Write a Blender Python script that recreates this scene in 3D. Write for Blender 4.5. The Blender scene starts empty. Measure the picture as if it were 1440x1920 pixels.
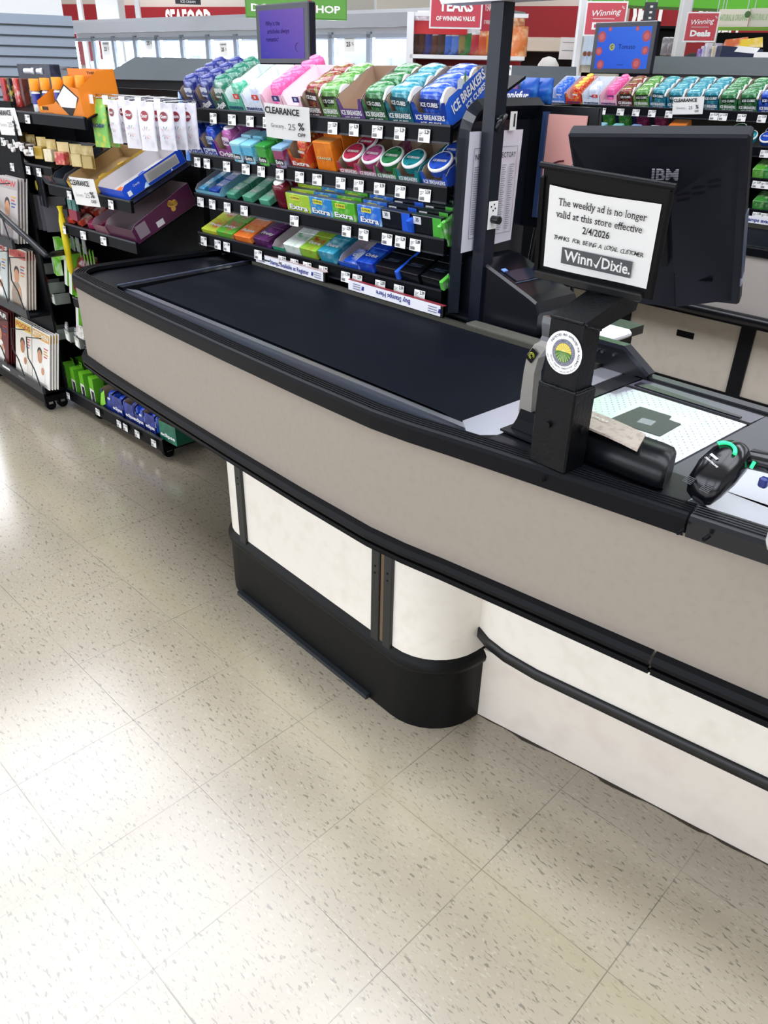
import bpy, math, random
from mathutils import Matrix, Vector, noise
random.seed(7)
PI=math.pi
S=bpy.context.scene
COL=S.collection
# ---------------------------------------------------------------- camera
CAM=Vector((0.963,-1.229,1.4774))
RIGHT=Vector((0.66796,0.74393,0.02002)); DOWN=Vector((0.37698,-0.31504,-0.87100)); FWD=Vector((-0.64165,0.58934,-0.49088))
FPX=1444.3
def ray(px,py): return RIGHT*((px-720)/FPX)+DOWN*((py-960)/FPX)+FWD
def onz(px,py,z):
    r=ray(px,py); return CAM+r*((z-CAM.z)/r.z)
def ony(px,py,y):
    r=ray(px,py); return CAM+r*((y-CAM.y)/r.y)
def onx(px,py,x):
    r=ray(px,py); return CAM+r*((x-CAM.x)/r.x)
def far(px,py,d):
    r=ray(px,py); return CAM+r*(d/math.hypot(r.x,r.y))
def onl(px,py,p,deg):
    a=math.radians(deg); n=Vector((-math.sin(a),math.cos(a),0)); r=ray(px,py)
    return CAM+r*((Vector((p[0],p[1],0))-CAM).dot(n)/r.dot(n))
cd=bpy.data.cameras.new('camera'); cam=bpy.data.objects.new('camera',cd); COL.objects.link(cam)
cam.matrix_world=Matrix(((RIGHT.x,-DOWN.x,-FWD.x,CAM.x),(RIGHT.y,-DOWN.y,-FWD.y,CAM.y),(RIGHT.z,-DOWN.z,-FWD.z,CAM.z),(0,0,0,1)))
cd.sensor_fit='VERTICAL'; cd.sensor_height=24; cd.lens=24*FPX/1920; cd.clip_start=.02; cd.clip_end=200
S.camera=cam
# ---------------------------------------------------------------- materials
def lin(h):
    if isinstance(h,str):
        h=h.lstrip('#'); c=[int(h[i:i+2],16)/255 for i in (0,2,4)]
    else: c=h
    return [x/12.92 if x<=.04045 else ((x+.055)/1.055)**2.4 for x in c]+[1]
MC={}
def mat(h,rough=.5,metal=0,spec=.5,emit=0,coat=0,trans=0,alpha=1,nz=None,bump=0,nscale=40):
    k=(h,rough,metal,spec,emit,coat,trans,alpha,nz,bump,nscale)
    if k in MC: return MC[k]
    m=bpy.data.materials.new('m_'+h.lstrip('#')+('_%d'%len(MC))); m.use_nodes=True
    nt=m.node_tree; b=nt.nodes['Principled BSDF']; b.inputs['Base Color'].default_value=lin(h)
    b.inputs['Roughness'].default_value=rough; b.inputs['Metallic'].default_value=metal; b.inputs['Specular IOR Level'].default_value=spec
    b.inputs['Coat Weight'].default_value=coat; b.inputs['Coat Roughness'].default_value=.08
    b.inputs['Transmission Weight'].default_value=trans; b.inputs['Alpha'].default_value=alpha
    if emit: b.inputs['Emission Color'].default_value=lin(h); b.inputs['Emission Strength'].default_value=emit
    if nz or bump:
        tc=nt.nodes.new('ShaderNodeTexCoord'); n=nt.nodes.new('ShaderNodeTexNoise'); n.inputs['Scale'].default_value=nscale; n.inputs['Detail'].default_value=5
        nt.links.new(tc.outputs['Object'],n.inputs['Vector'])
        if nz:
            r=nt.nodes.new('ShaderNodeValToRGB'); r.color_ramp.elements[0].position=.48; r.color_ramp.elements[1].position=.72
            r.color_ramp.elements[0].color=lin(h); r.color_ramp.elements[1].color=lin(nz)
            nt.links.new(n.outputs['Fac'],r.inputs[0]); nt.links.new(r.outputs[0],b.inputs['Base Color'])
        if bump:
            bp=nt.nodes.new('ShaderNodeBump'); bp.inputs['Strength'].default_value=bump; bp.inputs['Distance'].default_value=.002
            nt.links.new(n.outputs['Fac'],bp.inputs['Height']); nt.links.new(bp.outputs[0],b.inputs['Normal'])
    MC[k]=m; return m
# ---------------------------------------------------------------- mesh builder
I4=Matrix.Identity(4)
FRONT=Matrix.Rotation(PI/2,4,'X')          # flat art in XY stood up to face -y
def TR(x,y,z): return Matrix.Translation((x,y,z))
def RZ(d): return Matrix.Rotation(math.radians(d),4,'Z')
def RX(d): return Matrix.Rotation(math.radians(d),4,'X')
def RY(d): return Matrix.Rotation(math.radians(d),4,'Y')
TXT={}
def textmesh(s,bold=0,res=2,sp=1):
    k=(s,bold,res,sp)
    if k in TXT: return TXT[k]
    c=bpy.data.curves.new('t','FONT'); c.body=s; c.align_x='CENTER'; c.align_y='CENTER'; c.size=1; c.offset=bold; c.resolution_u=res; c.space_character=sp
    o=bpy.data.objects.new('t',c); COL.objects.link(o)
    dg=bpy.context.evaluated_depsgraph_get(); me=bpy.data.meshes.new_from_object(o.evaluated_get(dg))
    r=([tuple(v.co) for v in me.vertices],[tuple(p.vertices) for p in me.polygons])
    bpy.data.objects.remove(o); bpy.data.curves.remove(c); bpy.data.meshes.remove(me)
    TXT[k]=r; return r
class M:
    def __init__(s,T=I4): s.v=[];s.f=[];s.mi=[];s.sm=[];s.mats=[];s.T=T
    def add(s,vs,fs,m,smooth=False,T=None):
        X=s.T if T is None else s.T@T
        if m not in s.mats: s.mats.append(m)
        k=s.mats.index(m); n=len(s.v)
        s.v+=[tuple(X@Vector(v)) for v in vs]; s.f+=[tuple(i+n for i in f) for f in fs]
        s.mi+=[k]*len(fs); s.sm+=[smooth]*len(fs); return s
    def box(s,c,d,m,b=0,T=None):
        x,y,z=d[0]/2,d[1]/2,d[2]/2; X=TR(*c) if T is None else T@TR(*c)
        if b<=0:
            vs=[(i*x,j*y,k*z) for i in (-1,1) for j in (-1,1) for k in (-1,1)]
            return s.add(vs,[(0,1,3,2),(4,6,7,5),(0,4,5,1),(2,3,7,6),(0,2,6,4),(1,5,7,3)],m,False,X)
        b=min(b,x*.95,y*.95,z*.95); vs=[]
        for k in (-1,1):            # rounded-edge box: 3 verts per corner
            for (i,j) in ((-1,-1),(1,-1),(1,1),(-1,1)):
                vs+=[(i*x,j*(y-b),k*(z-b)),(i*(x-b),j*y,k*(z-b)),(i*(x-b),j*(y-b),k*z)]
        f=[(2,5,8,11)[::-1],(14,17,20,23)]
        for a in range(4):
            c2=(a+1)%4; A=a*3; B=c2*3; U=A+12; V=B+12
            e=1 if a%2==0 else 0
            f+=[(A+e,B+e,V+e,U+e),(A+e,A+2,B+2,B+e),(U+e,V+e,V+2,U+2)]
            f+=[(A,A+1,U+1,U) if a in (0,2) else (A+1,A,U,U+1)]
            f+=[(A,A+1,A+2),(U,U+1,U+2)]
        return s.add(vs,f,m,False,X)
    def lo(s,p,q,m,b=0,T=None): # box from min corner to max corner
        return s.box([(p[i]+q[i])/2 for i in range(3)],[abs(q[i]-p[i]) for i in range(3)],m,b,T)
    def quad(s,pts,m,T=None): return s.add(pts,[tuple(range(len(pts)))],m,False,T)
    def prism(s,P,z0,z1,m,T=None,smooth=False,caps=True):
        n=len(P); vs=[(p[0],p[1],z0) for p in P]+[(p[0],p[1],z1) for p in P]
        s.add(vs,[(i,(i+1)%n,n+(i+1)%n,n+i) for i in range(n)],m,smooth,T)
        if caps: s.add(vs,[tuple(range(n))[::-1],tuple(range(n,2*n))],m,False,T)
        return s
    def rings(s,R,m,T=None,smooth=True,caps=True,closed=False):
        n=len(R[0]); vs=[p for r in R for p in r]; f=[]
        L=len(R)
        for a in range(L if closed else L-1):
            b=(a+1)%L
            f+=[(a*n+i,a*n+(i+1)%n,b*n+(i+1)%n,b*n+i) for i in range(n)]
        s.add(vs,f,m,smooth,T)
        if caps and not closed: s.add(vs,[tuple(range(n))[::-1],tuple(range((L-1)*n,L*n))],m,False,T)
        return s
    def cyl(s,p,q,r,m,r2=None,seg=14,smooth=True,T=None):
        p=Vector(p);q=Vector(q);r2=r if r2 is None else r2; d=(q-p).normalized(); a=d.orthogonal().normalized(); b=d.cross(a)
        R=[[tuple(c+a*(rr*math.cos(2*PI*i/seg))+b*(rr*math.sin(2*PI*i/seg))) for i in range(seg)] for c,rr in ((p,r),(q,r2))]
        return s.rings(R,m,T,smooth)
    def lathe(s,prof,m,seg=16,T=None,smooth=True,caps=True):
        R=[[(r*math.cos(2*PI*i/seg),r*math.sin(2*PI*i/seg),z) for i in range(seg)] for r,z in prof]
        return s.rings(R,m,T,smooth,caps)
    def tube(s,P,r,m,seg=8,closed=False,T=None,sq=None):
        P=[Vector(p) for p in P]; n=len(P); R=[]; up=None
        for i in range(n):
            a=P[(i-1)%n] if (closed or i>0) else P[i]; b=P[(i+1)%n] if (closed or i<n-1) else P[i]
            d=(b-a).normalized()
            if up is None: up=d.orthogonal().normalized() if abs(d.z)>.9 else Vector((0,0,1))
            x=d.cross(up); x=x.normalized() if x.length>1e-4 else d.orthogonal().normalized(); y=x.cross(d); up=y
            if sq: R.append([tuple(P[i]+x*u*sq[0]+y*v*sq[1]) for u,v in ((-.5,-.5),(.5,-.5),(.5,.5),(-.5,.5))])
            else: R.append([tuple(P[i]+x*(r*math.cos(2*PI*k/seg))+y*(r*math.sin(2*PI*k/seg))) for k in range(seg)])
        return s.rings(R,m,T,not sq,True,closed)
    def text(s,t,size,m,T,bold=0,sx=1,res=2,w=None,sp=1,shear=0):
        vs,fs=textmesh(t,bold,res,sp)
        if w:
            x0=min(v[0] for v in vs);x1=max(v[0] for v in vs); sx=w/((x1-x0)*size)
        return s.add([((v[0]+v[1]*shear)*size*sx,v[1]*size,0) for v in vs],fs,m,False,T)
    def disc(s,r,m,T,seg=24,ry=None):
        ry=ry or r; return s.add([(r*math.cos(2*PI*i/seg),ry*math.sin(2*PI*i/seg),0) for i in range(seg)],[tuple(range(seg))],m,False,T)
    def rect(s,w,h,m,T,c=0):
        if c:
            P=[]
            for (cx,cy,a0) in ((w/2-c,h/2-c,0),(-w/2+c,h/2-c,90),(-w/2+c,-h/2+c,180),(w/2-c,-h/2+c,270)):
                for k in range(5): a=math.radians(a0+k*22.5); P.append((cx+c*math.cos(a),cy+c*math.sin(a),0))
            return s.add(P,[tuple(range(len(P)))],m,False,T)
        return s.add([(-w/2,-h/2,0),(w/2,-h/2,0),(w/2,h/2,0),(-w/2,h/2,0)],[(0,1,2,3)],m,False,T)
    def mesh(s,name):
        me=bpy.data.meshes.new(name); me.from_pydata(s.v,[],s.f)
        for m in s.mats: me.materials.append(m)
        me.polygons.foreach_set('material_index',s.mi); me.polygons.foreach_set('use_smooth',s.sm); me.update(); return me
    def build(s,name,parent=None,loc=None,rz=0,**kw):
        o=bpy.data.objects.new(name,s.mesh(name)); COL.objects.link(o)
        if parent: o.parent=parent
        if loc is not None: o.location=loc
        o.rotation_euler=(0,0,math.radians(rz))
        for k,v in kw.items(): o[k]=v
        return o
def tag(o,label,cat,group=None,kind=None):
    o['label']=label; o['category']=cat
    if group: o['group']=group
    if kind: o['kind']=kind
    return o
def thing(name,label,cat,loc=(0,0,0),rz=0,group=None):
    o=bpy.data.objects.new(name,None); COL.objects.link(o); o.empty_display_size=.05
    o.location=loc; o.rotation_euler=(0,0,math.radians(rz)); return tag(o,label,cat,group)
def dup(o,loc,label,group=None,rz=None,rot=None):
    c=o.copy(); COL.objects.link(c); c.location=loc
    if rz is not None: c.rotation_euler=(0,0,math.radians(rz))
    if rot is not None: c.rotation_euler=rot
    c['label']=label
    if group: c['group']=group
    for ch in o.children:
        d=ch.copy(); COL.objects.link(d); d.parent=c
        for g in ch.children:
            e=g.copy(); COL.objects.link(e); e.parent=d
    return c
def struct(m,name,**k): o=m.build(name,**k); o['kind']='structure'; return o
ORD=['first','second','third','fourth','fifth','sixth','seventh','eighth','ninth','tenth','eleventh','twelfth','thirteenth','fourteenth','fifteenth','sixteenth','seventeenth','eighteenth','nineteenth','twentieth']
BLK=mat('#101216',.45,spec=.25); BLK2=mat('#08090c',.55,spec=.15); BLKS=mat('#0f1115',.28,spec=.4); WHT=mat('#f2f2f0',.5); INK=mat('#111114',.6); STEEL=mat('#c4c6cc',.3,1); CHR=mat('#d8dade',.12,1)
# ---------------------------------------------------------------- floor
def floor_mat():
    m=bpy.data.materials.new('vinyl_tile'); m.use_nodes=True; nt=m.node_tree; N=nt.nodes; L=nt.links; b=N['Principled BSDF']
    def nd(t,**k):
        n=N.new(t)
        for a,v in k.items(): setattr(n,a,v)
        return n
    def math_(op,a,bv=None,c=None):
        n=nd('ShaderNodeMath',operation=op)
        for i,x in enumerate((a,bv,c)):
            if x is None: continue
            if isinstance(x,(int,float)): n.inputs[i].default_value=x
            else: L.new(x,n.inputs[i])
        return n.outputs[0]
    tc=nd('ShaderNodeTexCoord'); mp=nd('ShaderNodeMapping'); mp.vector_type='TEXTURE'
    mp.inputs['Location'].default_value=(0.00748,-0.05386,0); mp.inputs['Rotation'].default_value=(0,0,math.radians(3.5)); mp.inputs['Scale'].default_value=(.3048,.3048,1)
    L.new(tc.outputs['Object'],mp.inputs[0]); sx=nd('ShaderNodeSeparateXYZ'); L.new(mp.outputs[0],sx.inputs[0])
    fx=math_('FRACT',sx.outputs[0]); fy=math_('FRACT',sx.outputs[1])
    ex=math_('MINIMUM',fx,math_('SUBTRACT',1,fx)); ey=math_('MINIMUM',fy,math_('SUBTRACT',1,fy))
    e=math_('MINIMUM',ex,ey)
    # joint strength varies along
    nj=nd('ShaderNodeTexNoise'); nj.inputs['Scale'].default_value=1.3; L.new(mp.outputs[0],nj.inputs[0])
    js=nd('ShaderNodeMapRange'); js.inputs[1].default_value=.38; js.inputs[2].default_value=.62; js.inputs[3].default_value=.25; js.inputs[4].default_value=.85; L.new(nj.outputs['Fac'],js.inputs[0])
    jl=nd('ShaderNodeMapRange'); jl.inputs[1].default_value=.0022; jl.inputs[2].default_value=.0050; jl.inputs[3].default_value=1; jl.inputs[4].default_value=0; L.new(e,jl.inputs[0])
    joint=math_('MULTIPLY',jl.outputs[0],js.outputs[0])
    # flecks: two stretched noises, direction jitter by tile
    def fleck(scale,rot,st,thr,thr2,off):
        mm=nd('ShaderNodeMapping'); mm.inputs['Rotation'].default_value=(0,0,math.radians(rot)); mm.inputs['Scale'].default_value=(scale,scale*st,1); mm.inputs['Location'].default_value=(off,off*.7,0)
        wn=nd('ShaderNodeTexNoise'); wn.inputs['Scale'].default_value=9; L.new(tc.outputs['Object'],wn.inputs[0])
        vm=nd('ShaderNodeVectorMath',operation='MULTIPLY_ADD'); L.new(wn.outputs['Color'],vm.inputs[0]); vm.inputs[1].default_value=(.016,.016,0); L.new(tc.outputs['Object'],vm.inputs[2])
        L.new(vm.outputs[0],mm.inputs[0]); n=nd('ShaderNodeTexNoise'); n.inputs['Scale'].default_value=1; n.inputs['Detail'].default_value=2; n.inputs['Roughness'].default_value=.45
        L.new(mm.outputs[0],n.inputs[0]); r=nd('ShaderNodeMapRange'); r.inputs[1].default_value=thr; r.inputs[2].default_value=thr2; L.new(n.outputs['Fac'],r.inputs[0]); return r.outputs[0]
    f1=fleck(44,-52,3.4,.625,.665,3.1); f2=fleck(70,-40,2.8,.61,.67,17.3); f3=fleck(60,-60,2.4,.62,.70,41)
    base=nd('ShaderNodeValToRGB'); cr=base.color_ramp; cr.elements[0].position=.33; cr.elements[0].color=lin('#9c9280'); cr.elements[1].position=.62; cr.elements[1].color=lin('#a99e8b')
    bn=nd('ShaderNodeTexNoise'); bn.inputs['Scale'].default_value=1.7; bn.inputs['Detail'].default_value=6; L.new(tc.outputs['Object'],bn.inputs[0]); L.new(bn.outputs['Fac'],base.inputs[0])
    def mix(a,c,f,mul=1):
        x=nd('ShaderNodeMix',data_type='RGBA'); L.new(a,x.inputs[6]); x.inputs[7].default_value=lin(c); L.new(math_('MULTIPLY',f,mul),x.inputs[0]); return x.outputs[2]
    c=mix(base.outputs[0],'#c0b8a8',f3,.4); c=mix(c,'#6c665a',f1,.85); c=mix(c,'#837b6b',f2,.6)
    # worn yellowish traffic streak running along the checkout, plus general grime
    s2=nd('ShaderNodeSeparateXYZ'); L.new(tc.outputs['Object'],s2.inputs[0])
    wob=nd('ShaderNodeTexNoise'); wob.inputs['Scale'].default_value=2.2; L.new(tc.outputs['Object'],wob.inputs[0])
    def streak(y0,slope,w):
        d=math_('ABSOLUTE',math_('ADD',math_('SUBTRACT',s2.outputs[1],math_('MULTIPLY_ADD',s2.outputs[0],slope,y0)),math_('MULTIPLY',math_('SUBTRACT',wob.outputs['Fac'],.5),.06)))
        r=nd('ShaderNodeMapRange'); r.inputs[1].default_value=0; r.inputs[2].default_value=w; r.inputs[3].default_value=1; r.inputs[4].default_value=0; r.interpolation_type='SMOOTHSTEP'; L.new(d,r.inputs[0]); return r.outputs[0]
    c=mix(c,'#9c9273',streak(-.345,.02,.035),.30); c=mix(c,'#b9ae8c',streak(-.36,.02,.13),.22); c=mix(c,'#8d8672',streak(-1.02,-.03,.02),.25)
    gr=nd('ShaderNodeTexNoise'); gr.inputs['Scale'].default_value=.9; gr.inputs['Detail'].default_value=3; L.new(tc.outputs['Object'],gr.inputs[0])
    g2=nd('ShaderNodeMapRange'); g2.inputs[1].default_value=.5; g2.inputs[2].default_value=.75; L.new(gr.outputs['Fac'],g2.inputs[0]); c=mix(c,'#a9a58f',g2.outputs[0],.25)
    c=mix(c,'#57534a',joint,.8)
    L.new(c,b.inputs['Base Color']); 
    rr=nd('ShaderNodeMapRange'); rr.inputs[1].default_value=.3; rr.inputs[2].default_value=.7; rr.inputs[3].default_value=.13; rr.inputs[4].default_value=.24; L.new(gr.outputs['Fac'],rr.inputs[0]); L.new(rr.outputs[0],b.inputs['Roughness'])
    b.inputs['Specular IOR Level'].default_value=.9; b.inputs['Coat Weight'].default_value=.8; b.inputs['Coat Roughness'].default_value=.2
    bp=nd('ShaderNodeBump'); bp.inputs['Strength'].default_value=.25; bp.inputs['Distance'].default_value=.001; L.new(math_('SUBTRACT',1,joint),bp.inputs['Height']); L.new(bp.outputs[0],b.inputs['Normal'])
    return m
m=M(); m.quad([(-32,-6,0),(8,-6,0),(8,30,0),(-32,30,0)],floor_mat()); struct(m,'floor')
CEIL=mat('#d9d7d0',.9)
m=M(); m.quad([(-32,-6,4.6),(-32,30,4.6),(8,30,4.6),(8,-6,4.6)],CEIL); struct(m,'ceiling')
WALLW=mat('#d6d4cf',.8)
for n,q in (('wall_front',[(-32,-6,0),(8,-6,0),(8,-6,4.6),(-32,-6,4.6)]),('wall_right',[(8,-6,0),(8,30,0),(8,30,4.6),(8,-6,4.6)]),
            ('wall_left',[(-32,-6,0),(-32,30,0),(-32,30,4.6),(-32,-6,4.6)]),('wall_back',[(-32,30,0),(8,30,0),(8,30,4.6),(-32,30,4.6)])):
    m=M(); m.quad(q,WALLW); struct(m,n)
# unseen storefront windows with glowing panes, added as fill light from the front
for i in range(5):
    x0=-13.2+i*4.0; wn=M(); 
    for a,b in (((x0,-5.99,.7),(x0+3.6,-5.90,.78)),((x0,-5.99,3.2),(x0+3.6,-5.90,3.28)),((x0,-5.99,.7),(x0+.06,-5.90,3.28)),((x0+3.54,-5.99,.7),(x0+3.6,-5.90,3.28)),((x0+1.77,-5.99,.7),(x0+1.83,-5.90,3.28))): wn.lo(a,b,mat('#8a8d90',.4,.5))
    o=struct(wn,'fill_window_%d'%(i+1)); g_=M(); g_.quad([(x0+.05,-5.95,.77),(x0+3.55,-5.95,.77),(x0+3.55,-5.95,3.21),(x0+.05,-5.95,3.21)],mat('#eef4ff',.3,emit=5.0)); g_.build('fill_pane',o)
# ---------------------------------------------------------------- lights: rows of luminous ceiling fixtures
LZ=4.0
def fixture(x0,x1,y0,y1,label,group,power,z=LZ):
    t=thing('ceiling_light',label,'ceiling light',((x0+x1)/2,(y0+y1)/2,z),0,group)
    w,d=x1-x0,y1-y0
    m=M(); m.lo((-w/2,-d/2,0),(w/2,-d/2+.03,.09),WHT).lo((-w/2,d/2-.03,0),(w/2,d/2,.09),WHT).lo((-w/2,-d/2,0),(-w/2+.03,d/2,.09),WHT).lo((w/2-.03,-d/2,0),(w/2,d/2,.09),WHT).lo((-w/2,-d/2,.07),(w/2,d/2,.1),WHT); m.build('housing',t)
    for sx in (-1,1): m=M(); m.cyl((sx*w*.35,0,.1),(sx*w*.35,0,4.6-z),.006,STEEL,seg=6); m.build('hanger_rod',t)
    m=M(); m.quad([(-w/2+.03,-d/2+.03,.01),(w/2-.03,-d/2+.03,.01),(w/2-.03,d/2-.03,.01),(-w/2+.03,d/2-.03,.01)],mat('#f2f6ff',.5,emit=power)); m.build('diffuser',t)
g='luminous ceiling panels over the checkout aisle'
for i in range(5): fixture(-5.55+i*2.0,-3.6+i*2.0,-1.6,.86,'wide luminous ceiling panel hanging over the aisle beside the checkout',g,6.6)
for i in range(3): fixture(-15.6+i*2.1,-13.65+i*2.1,.9,2.5,'luminous ceiling panel farther down the aisle past the snack shelves','luminous ceiling panels farther down the aisle',6.0)
g='long ceiling strip lights above the sales floor'
for j,y in enumerate((3.2,7.4,12,18)):
    for i in range(5): fixture(-25+i*6.2,-20.2+i*6.2,y,y+.5,'long white ceiling strip light above the sales floor',g,19,4.25)
w=bpy.data.worlds.new('world'); S.world=w; w.use_nodes=True; w.node_tree.nodes['Background'].inputs[0].default_value=(.8,.88,1,1); w.node_tree.nodes['Background'].inputs[1].default_value=.0
S.view_settings.view_transform='Standard'; S.view_settings.look='None'; S.view_settings.gamma=1; S.view_settings.use_curve_mapping=False
S.view_settings.exposure=-.3
S.cycles.use_adaptive_sampling=True; S.cycles.adaptive_threshold=.03; S.cycles.max_bounces=5; S.cycles.diffuse_bounces=3; S.cycles.caustics_reflective=False; S.cycles.caustics_refractive=False; S.cycles.sample_clamp_indirect=6
# ---------------------------------------------------------------- checkout counter
OUT=[(-1.82,.42),(-1.825,.15),(-1.822,-.06)]
for k in range(1,8):
    a=math.radians(180+k*11.0); OUT.append((-1.66+.162*math.cos(a)+.0,-.072+.165*math.sin(a)))
OUT+=[(-1.52,-.243),(-1.3,-.249),(-1.0,-.254),(-.7,-.257),(-.4,-.257),(-.15,-.252),(-.05,-.240),(.05,-.221),(.2,-.196),(.5,-.148),(.8,-.10),(1.2,-.035),(1.6,.03)]
def offs(P,d):
    R=[]
    for i in range(len(P)):
        a=Vector(P[max(i-1,0)]);b=Vector(P[min(i+1,len(P)-1)]); t=(b-a).normalized(); n=Vector((-t.y,t.x))
        R.append((P[i][0]+n.x*d,P[i][1]+n.y*d))
    return R
def sweep(m,P,prof,mt,smooth=True):
    Rr=[[ (x,y,z) for (x,y) in offs(P,o)] for o,z in prof]
    n=len(P); vs=[p for r in Rr for p in r]; f=[(a*n+i,a*n+i+1,(a+1)*n+i+1,(a+1)*n+i) for a in range(len(prof)-1) for i in range(n-1)]
    m.add(vs,f,mt,smooth); return m
RUB=mat('#0b0c10',.42,spec=.14); RUBD=mat('#0d0f14',.28,spec=.45)
LAM=mat('#a0968b',.45,spec=.3,nz='#9c9287',nscale=60); CRM=mat('#fbf6ec',.42,nz='#f4eee2',nscale=22,bump=.05)
DECK=mat('#080b13',.4,spec=.2,nz='#070a11',nscale=30)
ck=thing('checkout_counter','long curved checkout counter with taupe side, black bumpers and cream pedestal, nearest the camera','checkout counter')
m=M(); sweep(m,OUT,[(.006,.56),(.006,.845)],LAM)
m.quad([(-1.815,.42,.56),(-1.815,.42,.845),(1.6,.42,.845),(1.6,.42,.56)],LAM); m.build('side_panel',ck)
ribs=[(.008,.838),(0,.842),(-.001,.872),(.003,.879),(.008,.881)]
for i in range(4): o=.011+i*.0085; ribs+=[(o,.8815),(o+.001,.8785),(o+.0045,.8785),(o+.0055,.8815)]
ribs+=[(.047,.881),(.048,.868)]
cut=OUT.index((.5,-.148))
m=M(); sweep(m,OUT[:cut+1],ribs,RUB,False); m.build('top_bumper',ck,label='long black ribbed bumper section')
P2=[(.504,-.1475)]+OUT[cut+1:]
m=M(); sweep(m,P2,ribs,RUBD,False); m.build('top_bumper',ck,label='short glossier bumper section at the scanner end')
low=[(.006,.602),(-.010,.600),(-.016,.590),(-.014,.581),(-.006,.578),(-.006,.574),(-.013,.573),(-.013,.566),(-.005,.565),(-.004,.560),(-.007,.556),(.01,.552),(.03,.552)]
m=M(); sweep(m,[p for p in OUT if p[0]<.505],low,RUB,False); m.build('lower_bumper',ck)
m=M(); sweep(m,P2,low,RUB,False); m.build('lower_bumper',ck)
def poly(P): return P
deckP=offs(OUT,.047)
m=M(); m.prism([(x,y) for x,y in deckP if x<-1.5]+[(-1.50,-.19),(-1.535,.42)],.85,.862,DECK); m.build('end_deck',ck)
m=M(); inn=[p for p in deckP if -1.5<p[0]<.04]; m.prism([(-1.45,-.17)]+inn+[(.04,-.158),(.0,-.135),(-1.43,-.135)],.85,.868,mat('#151c2a',.35,spec=.4)); m.build('deck_strip',ck)
m=M(); m.prism([(-1.50,.42),(-1.50,-.12),(.1,-.12),(.1,.42)],.84,.858,BLK); m.build('deck_plate',ck)
m=M()
m.prism([(-1.445,-.165),(-1.40,-.163),(0.03,-.150),(.0,-.133),(-1.40,-.143)],.866,.8725,STEEL); m.build('edge_strip',ck,label='brushed steel strip along the belt')
m=M(); m.lo((-1.50,.35,.85),(0.05,.405,.872),mat('#2a2b2d',.4)).lo((-1.50,.352,.872),(-.19,.362,.888),mat('#6e6c62',.35,.8)).lo((-1.5,.362,.872),(-.02,.376,.885),mat('#3a3a38',.4,.6)); m.lo((-.45,.362,.885),(-.19,.40,.892),mat('#77756c',.45,.6)); m.build('back_rail',ck,label='dull metal rail along the back of the belt')
# belt
BELT=mat('#090d15',.55,spec=.05,nz='#0b1019',nscale=9)
m=M(); n=24; b0=(-1.41,-.132); 
vs=[]; 
for i in range(n+1):
    x=-1.41+1.405*i/n; e=min(1,(1-i/n)*14)
    zz=.876-(1-min(1,(1-i/n)*30))*.006
    vs+=[(x-.10*(1-i/n),.352,zz),(x,-.132,zz)]
m.add(vs,[(2*i,2*i+1,2*i+3,2*i+2) for i in range(n)],BELT,True)
m.add([(-1.51,.352,.86),(-1.41,-.132,.86),(-.005,-.132,.86),(-.005,-.132,.872),(-1.41,-.132,.876)],[(1,2,3,4)],BELT); m.build('conveyor_belt',ck)
# ridge at belt start
m=M(); m.prism([(-1.475,-.178),(-1.445,-.175),(-1.512,.40),(-1.555,.40)],.86,.878,BLKS); m.prism([(-1.478,-.178),(-1.47,-.178),(-1.549,.40),(-1.557,.40)],.878,.881,mat('#4a5062',.25)); m.build('belt_ridge',ck)  # paler strip along the ridge is its highlight, painted in as colour
# steel plate between belt and scanner
PL=mat('#d5d8e2',.33,.85,bump=.03,nscale=180)
m=M(); m.prism([(.042,-.168),(.068,-.160),(.094,-.127),(.052,0),(.040,.40),(-.02,.40),(-.004,.124),(-.002,-.132)],.868,.8755,PL); m.lo((-.015,.285,.8755),(.01,.298,.877),BLK2); m.build('transfer_plate',ck,label='brushed steel transfer plate at the belt end')
# scanner surround deck
SD=mat('#0f1016',.36,spec=.3)
m=M(); inn2=[p for p in offs(OUT,.047) if p[0]>.09]
m.prism([(.0955,-.165)]+inn2+[(1.6,-.02),(.39,-.02),(.095,-.02)],.85,.879,SD)
m.lo((.052,-.02,.85),(.095,.405,.879),SD); m.lo((.39,-.02,.85),(.475,.41,.879),mat('#3b3b44',.3,spec=.6)); m.lo((.095,.30,.85),(.39,.30+.012,.8785),BLK2)
m.lo((.075,.372,.85),(.40,.385,.879),BLK2); m.lo((.06,.385,.85),(1.6,.412,.8835),mat('#2c2d33',.35)); m.lo((.475,.35,.85),(1.6,.40,.872),SD)
m.build('scanner_surround',ck)
m=M(); m.prism([(.098,.312),(.385,.312),(.388,.372),(.10,.372)],.87,.8785,mat('#4a4a56',.28,spec=.6))
m.prism([(.11,.318),(.36,.316),(.36,.326),(.11,.345)],.8785,.8815,BLKS); m.build('scale_divider',ck)
m=M(); m.lo((.475,-.02,.84),(1.6,.35,.873),mat('#d9dce6',.3,.8)); m.prism([(.475,-.105),(1.6,.075),(1.6,-.02),(.475,-.02)],.84,.8795,mat('#d9dce6',.3,.8)); m.build('bagging_plate',ck,label='bright steel plate past the scanner')
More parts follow.
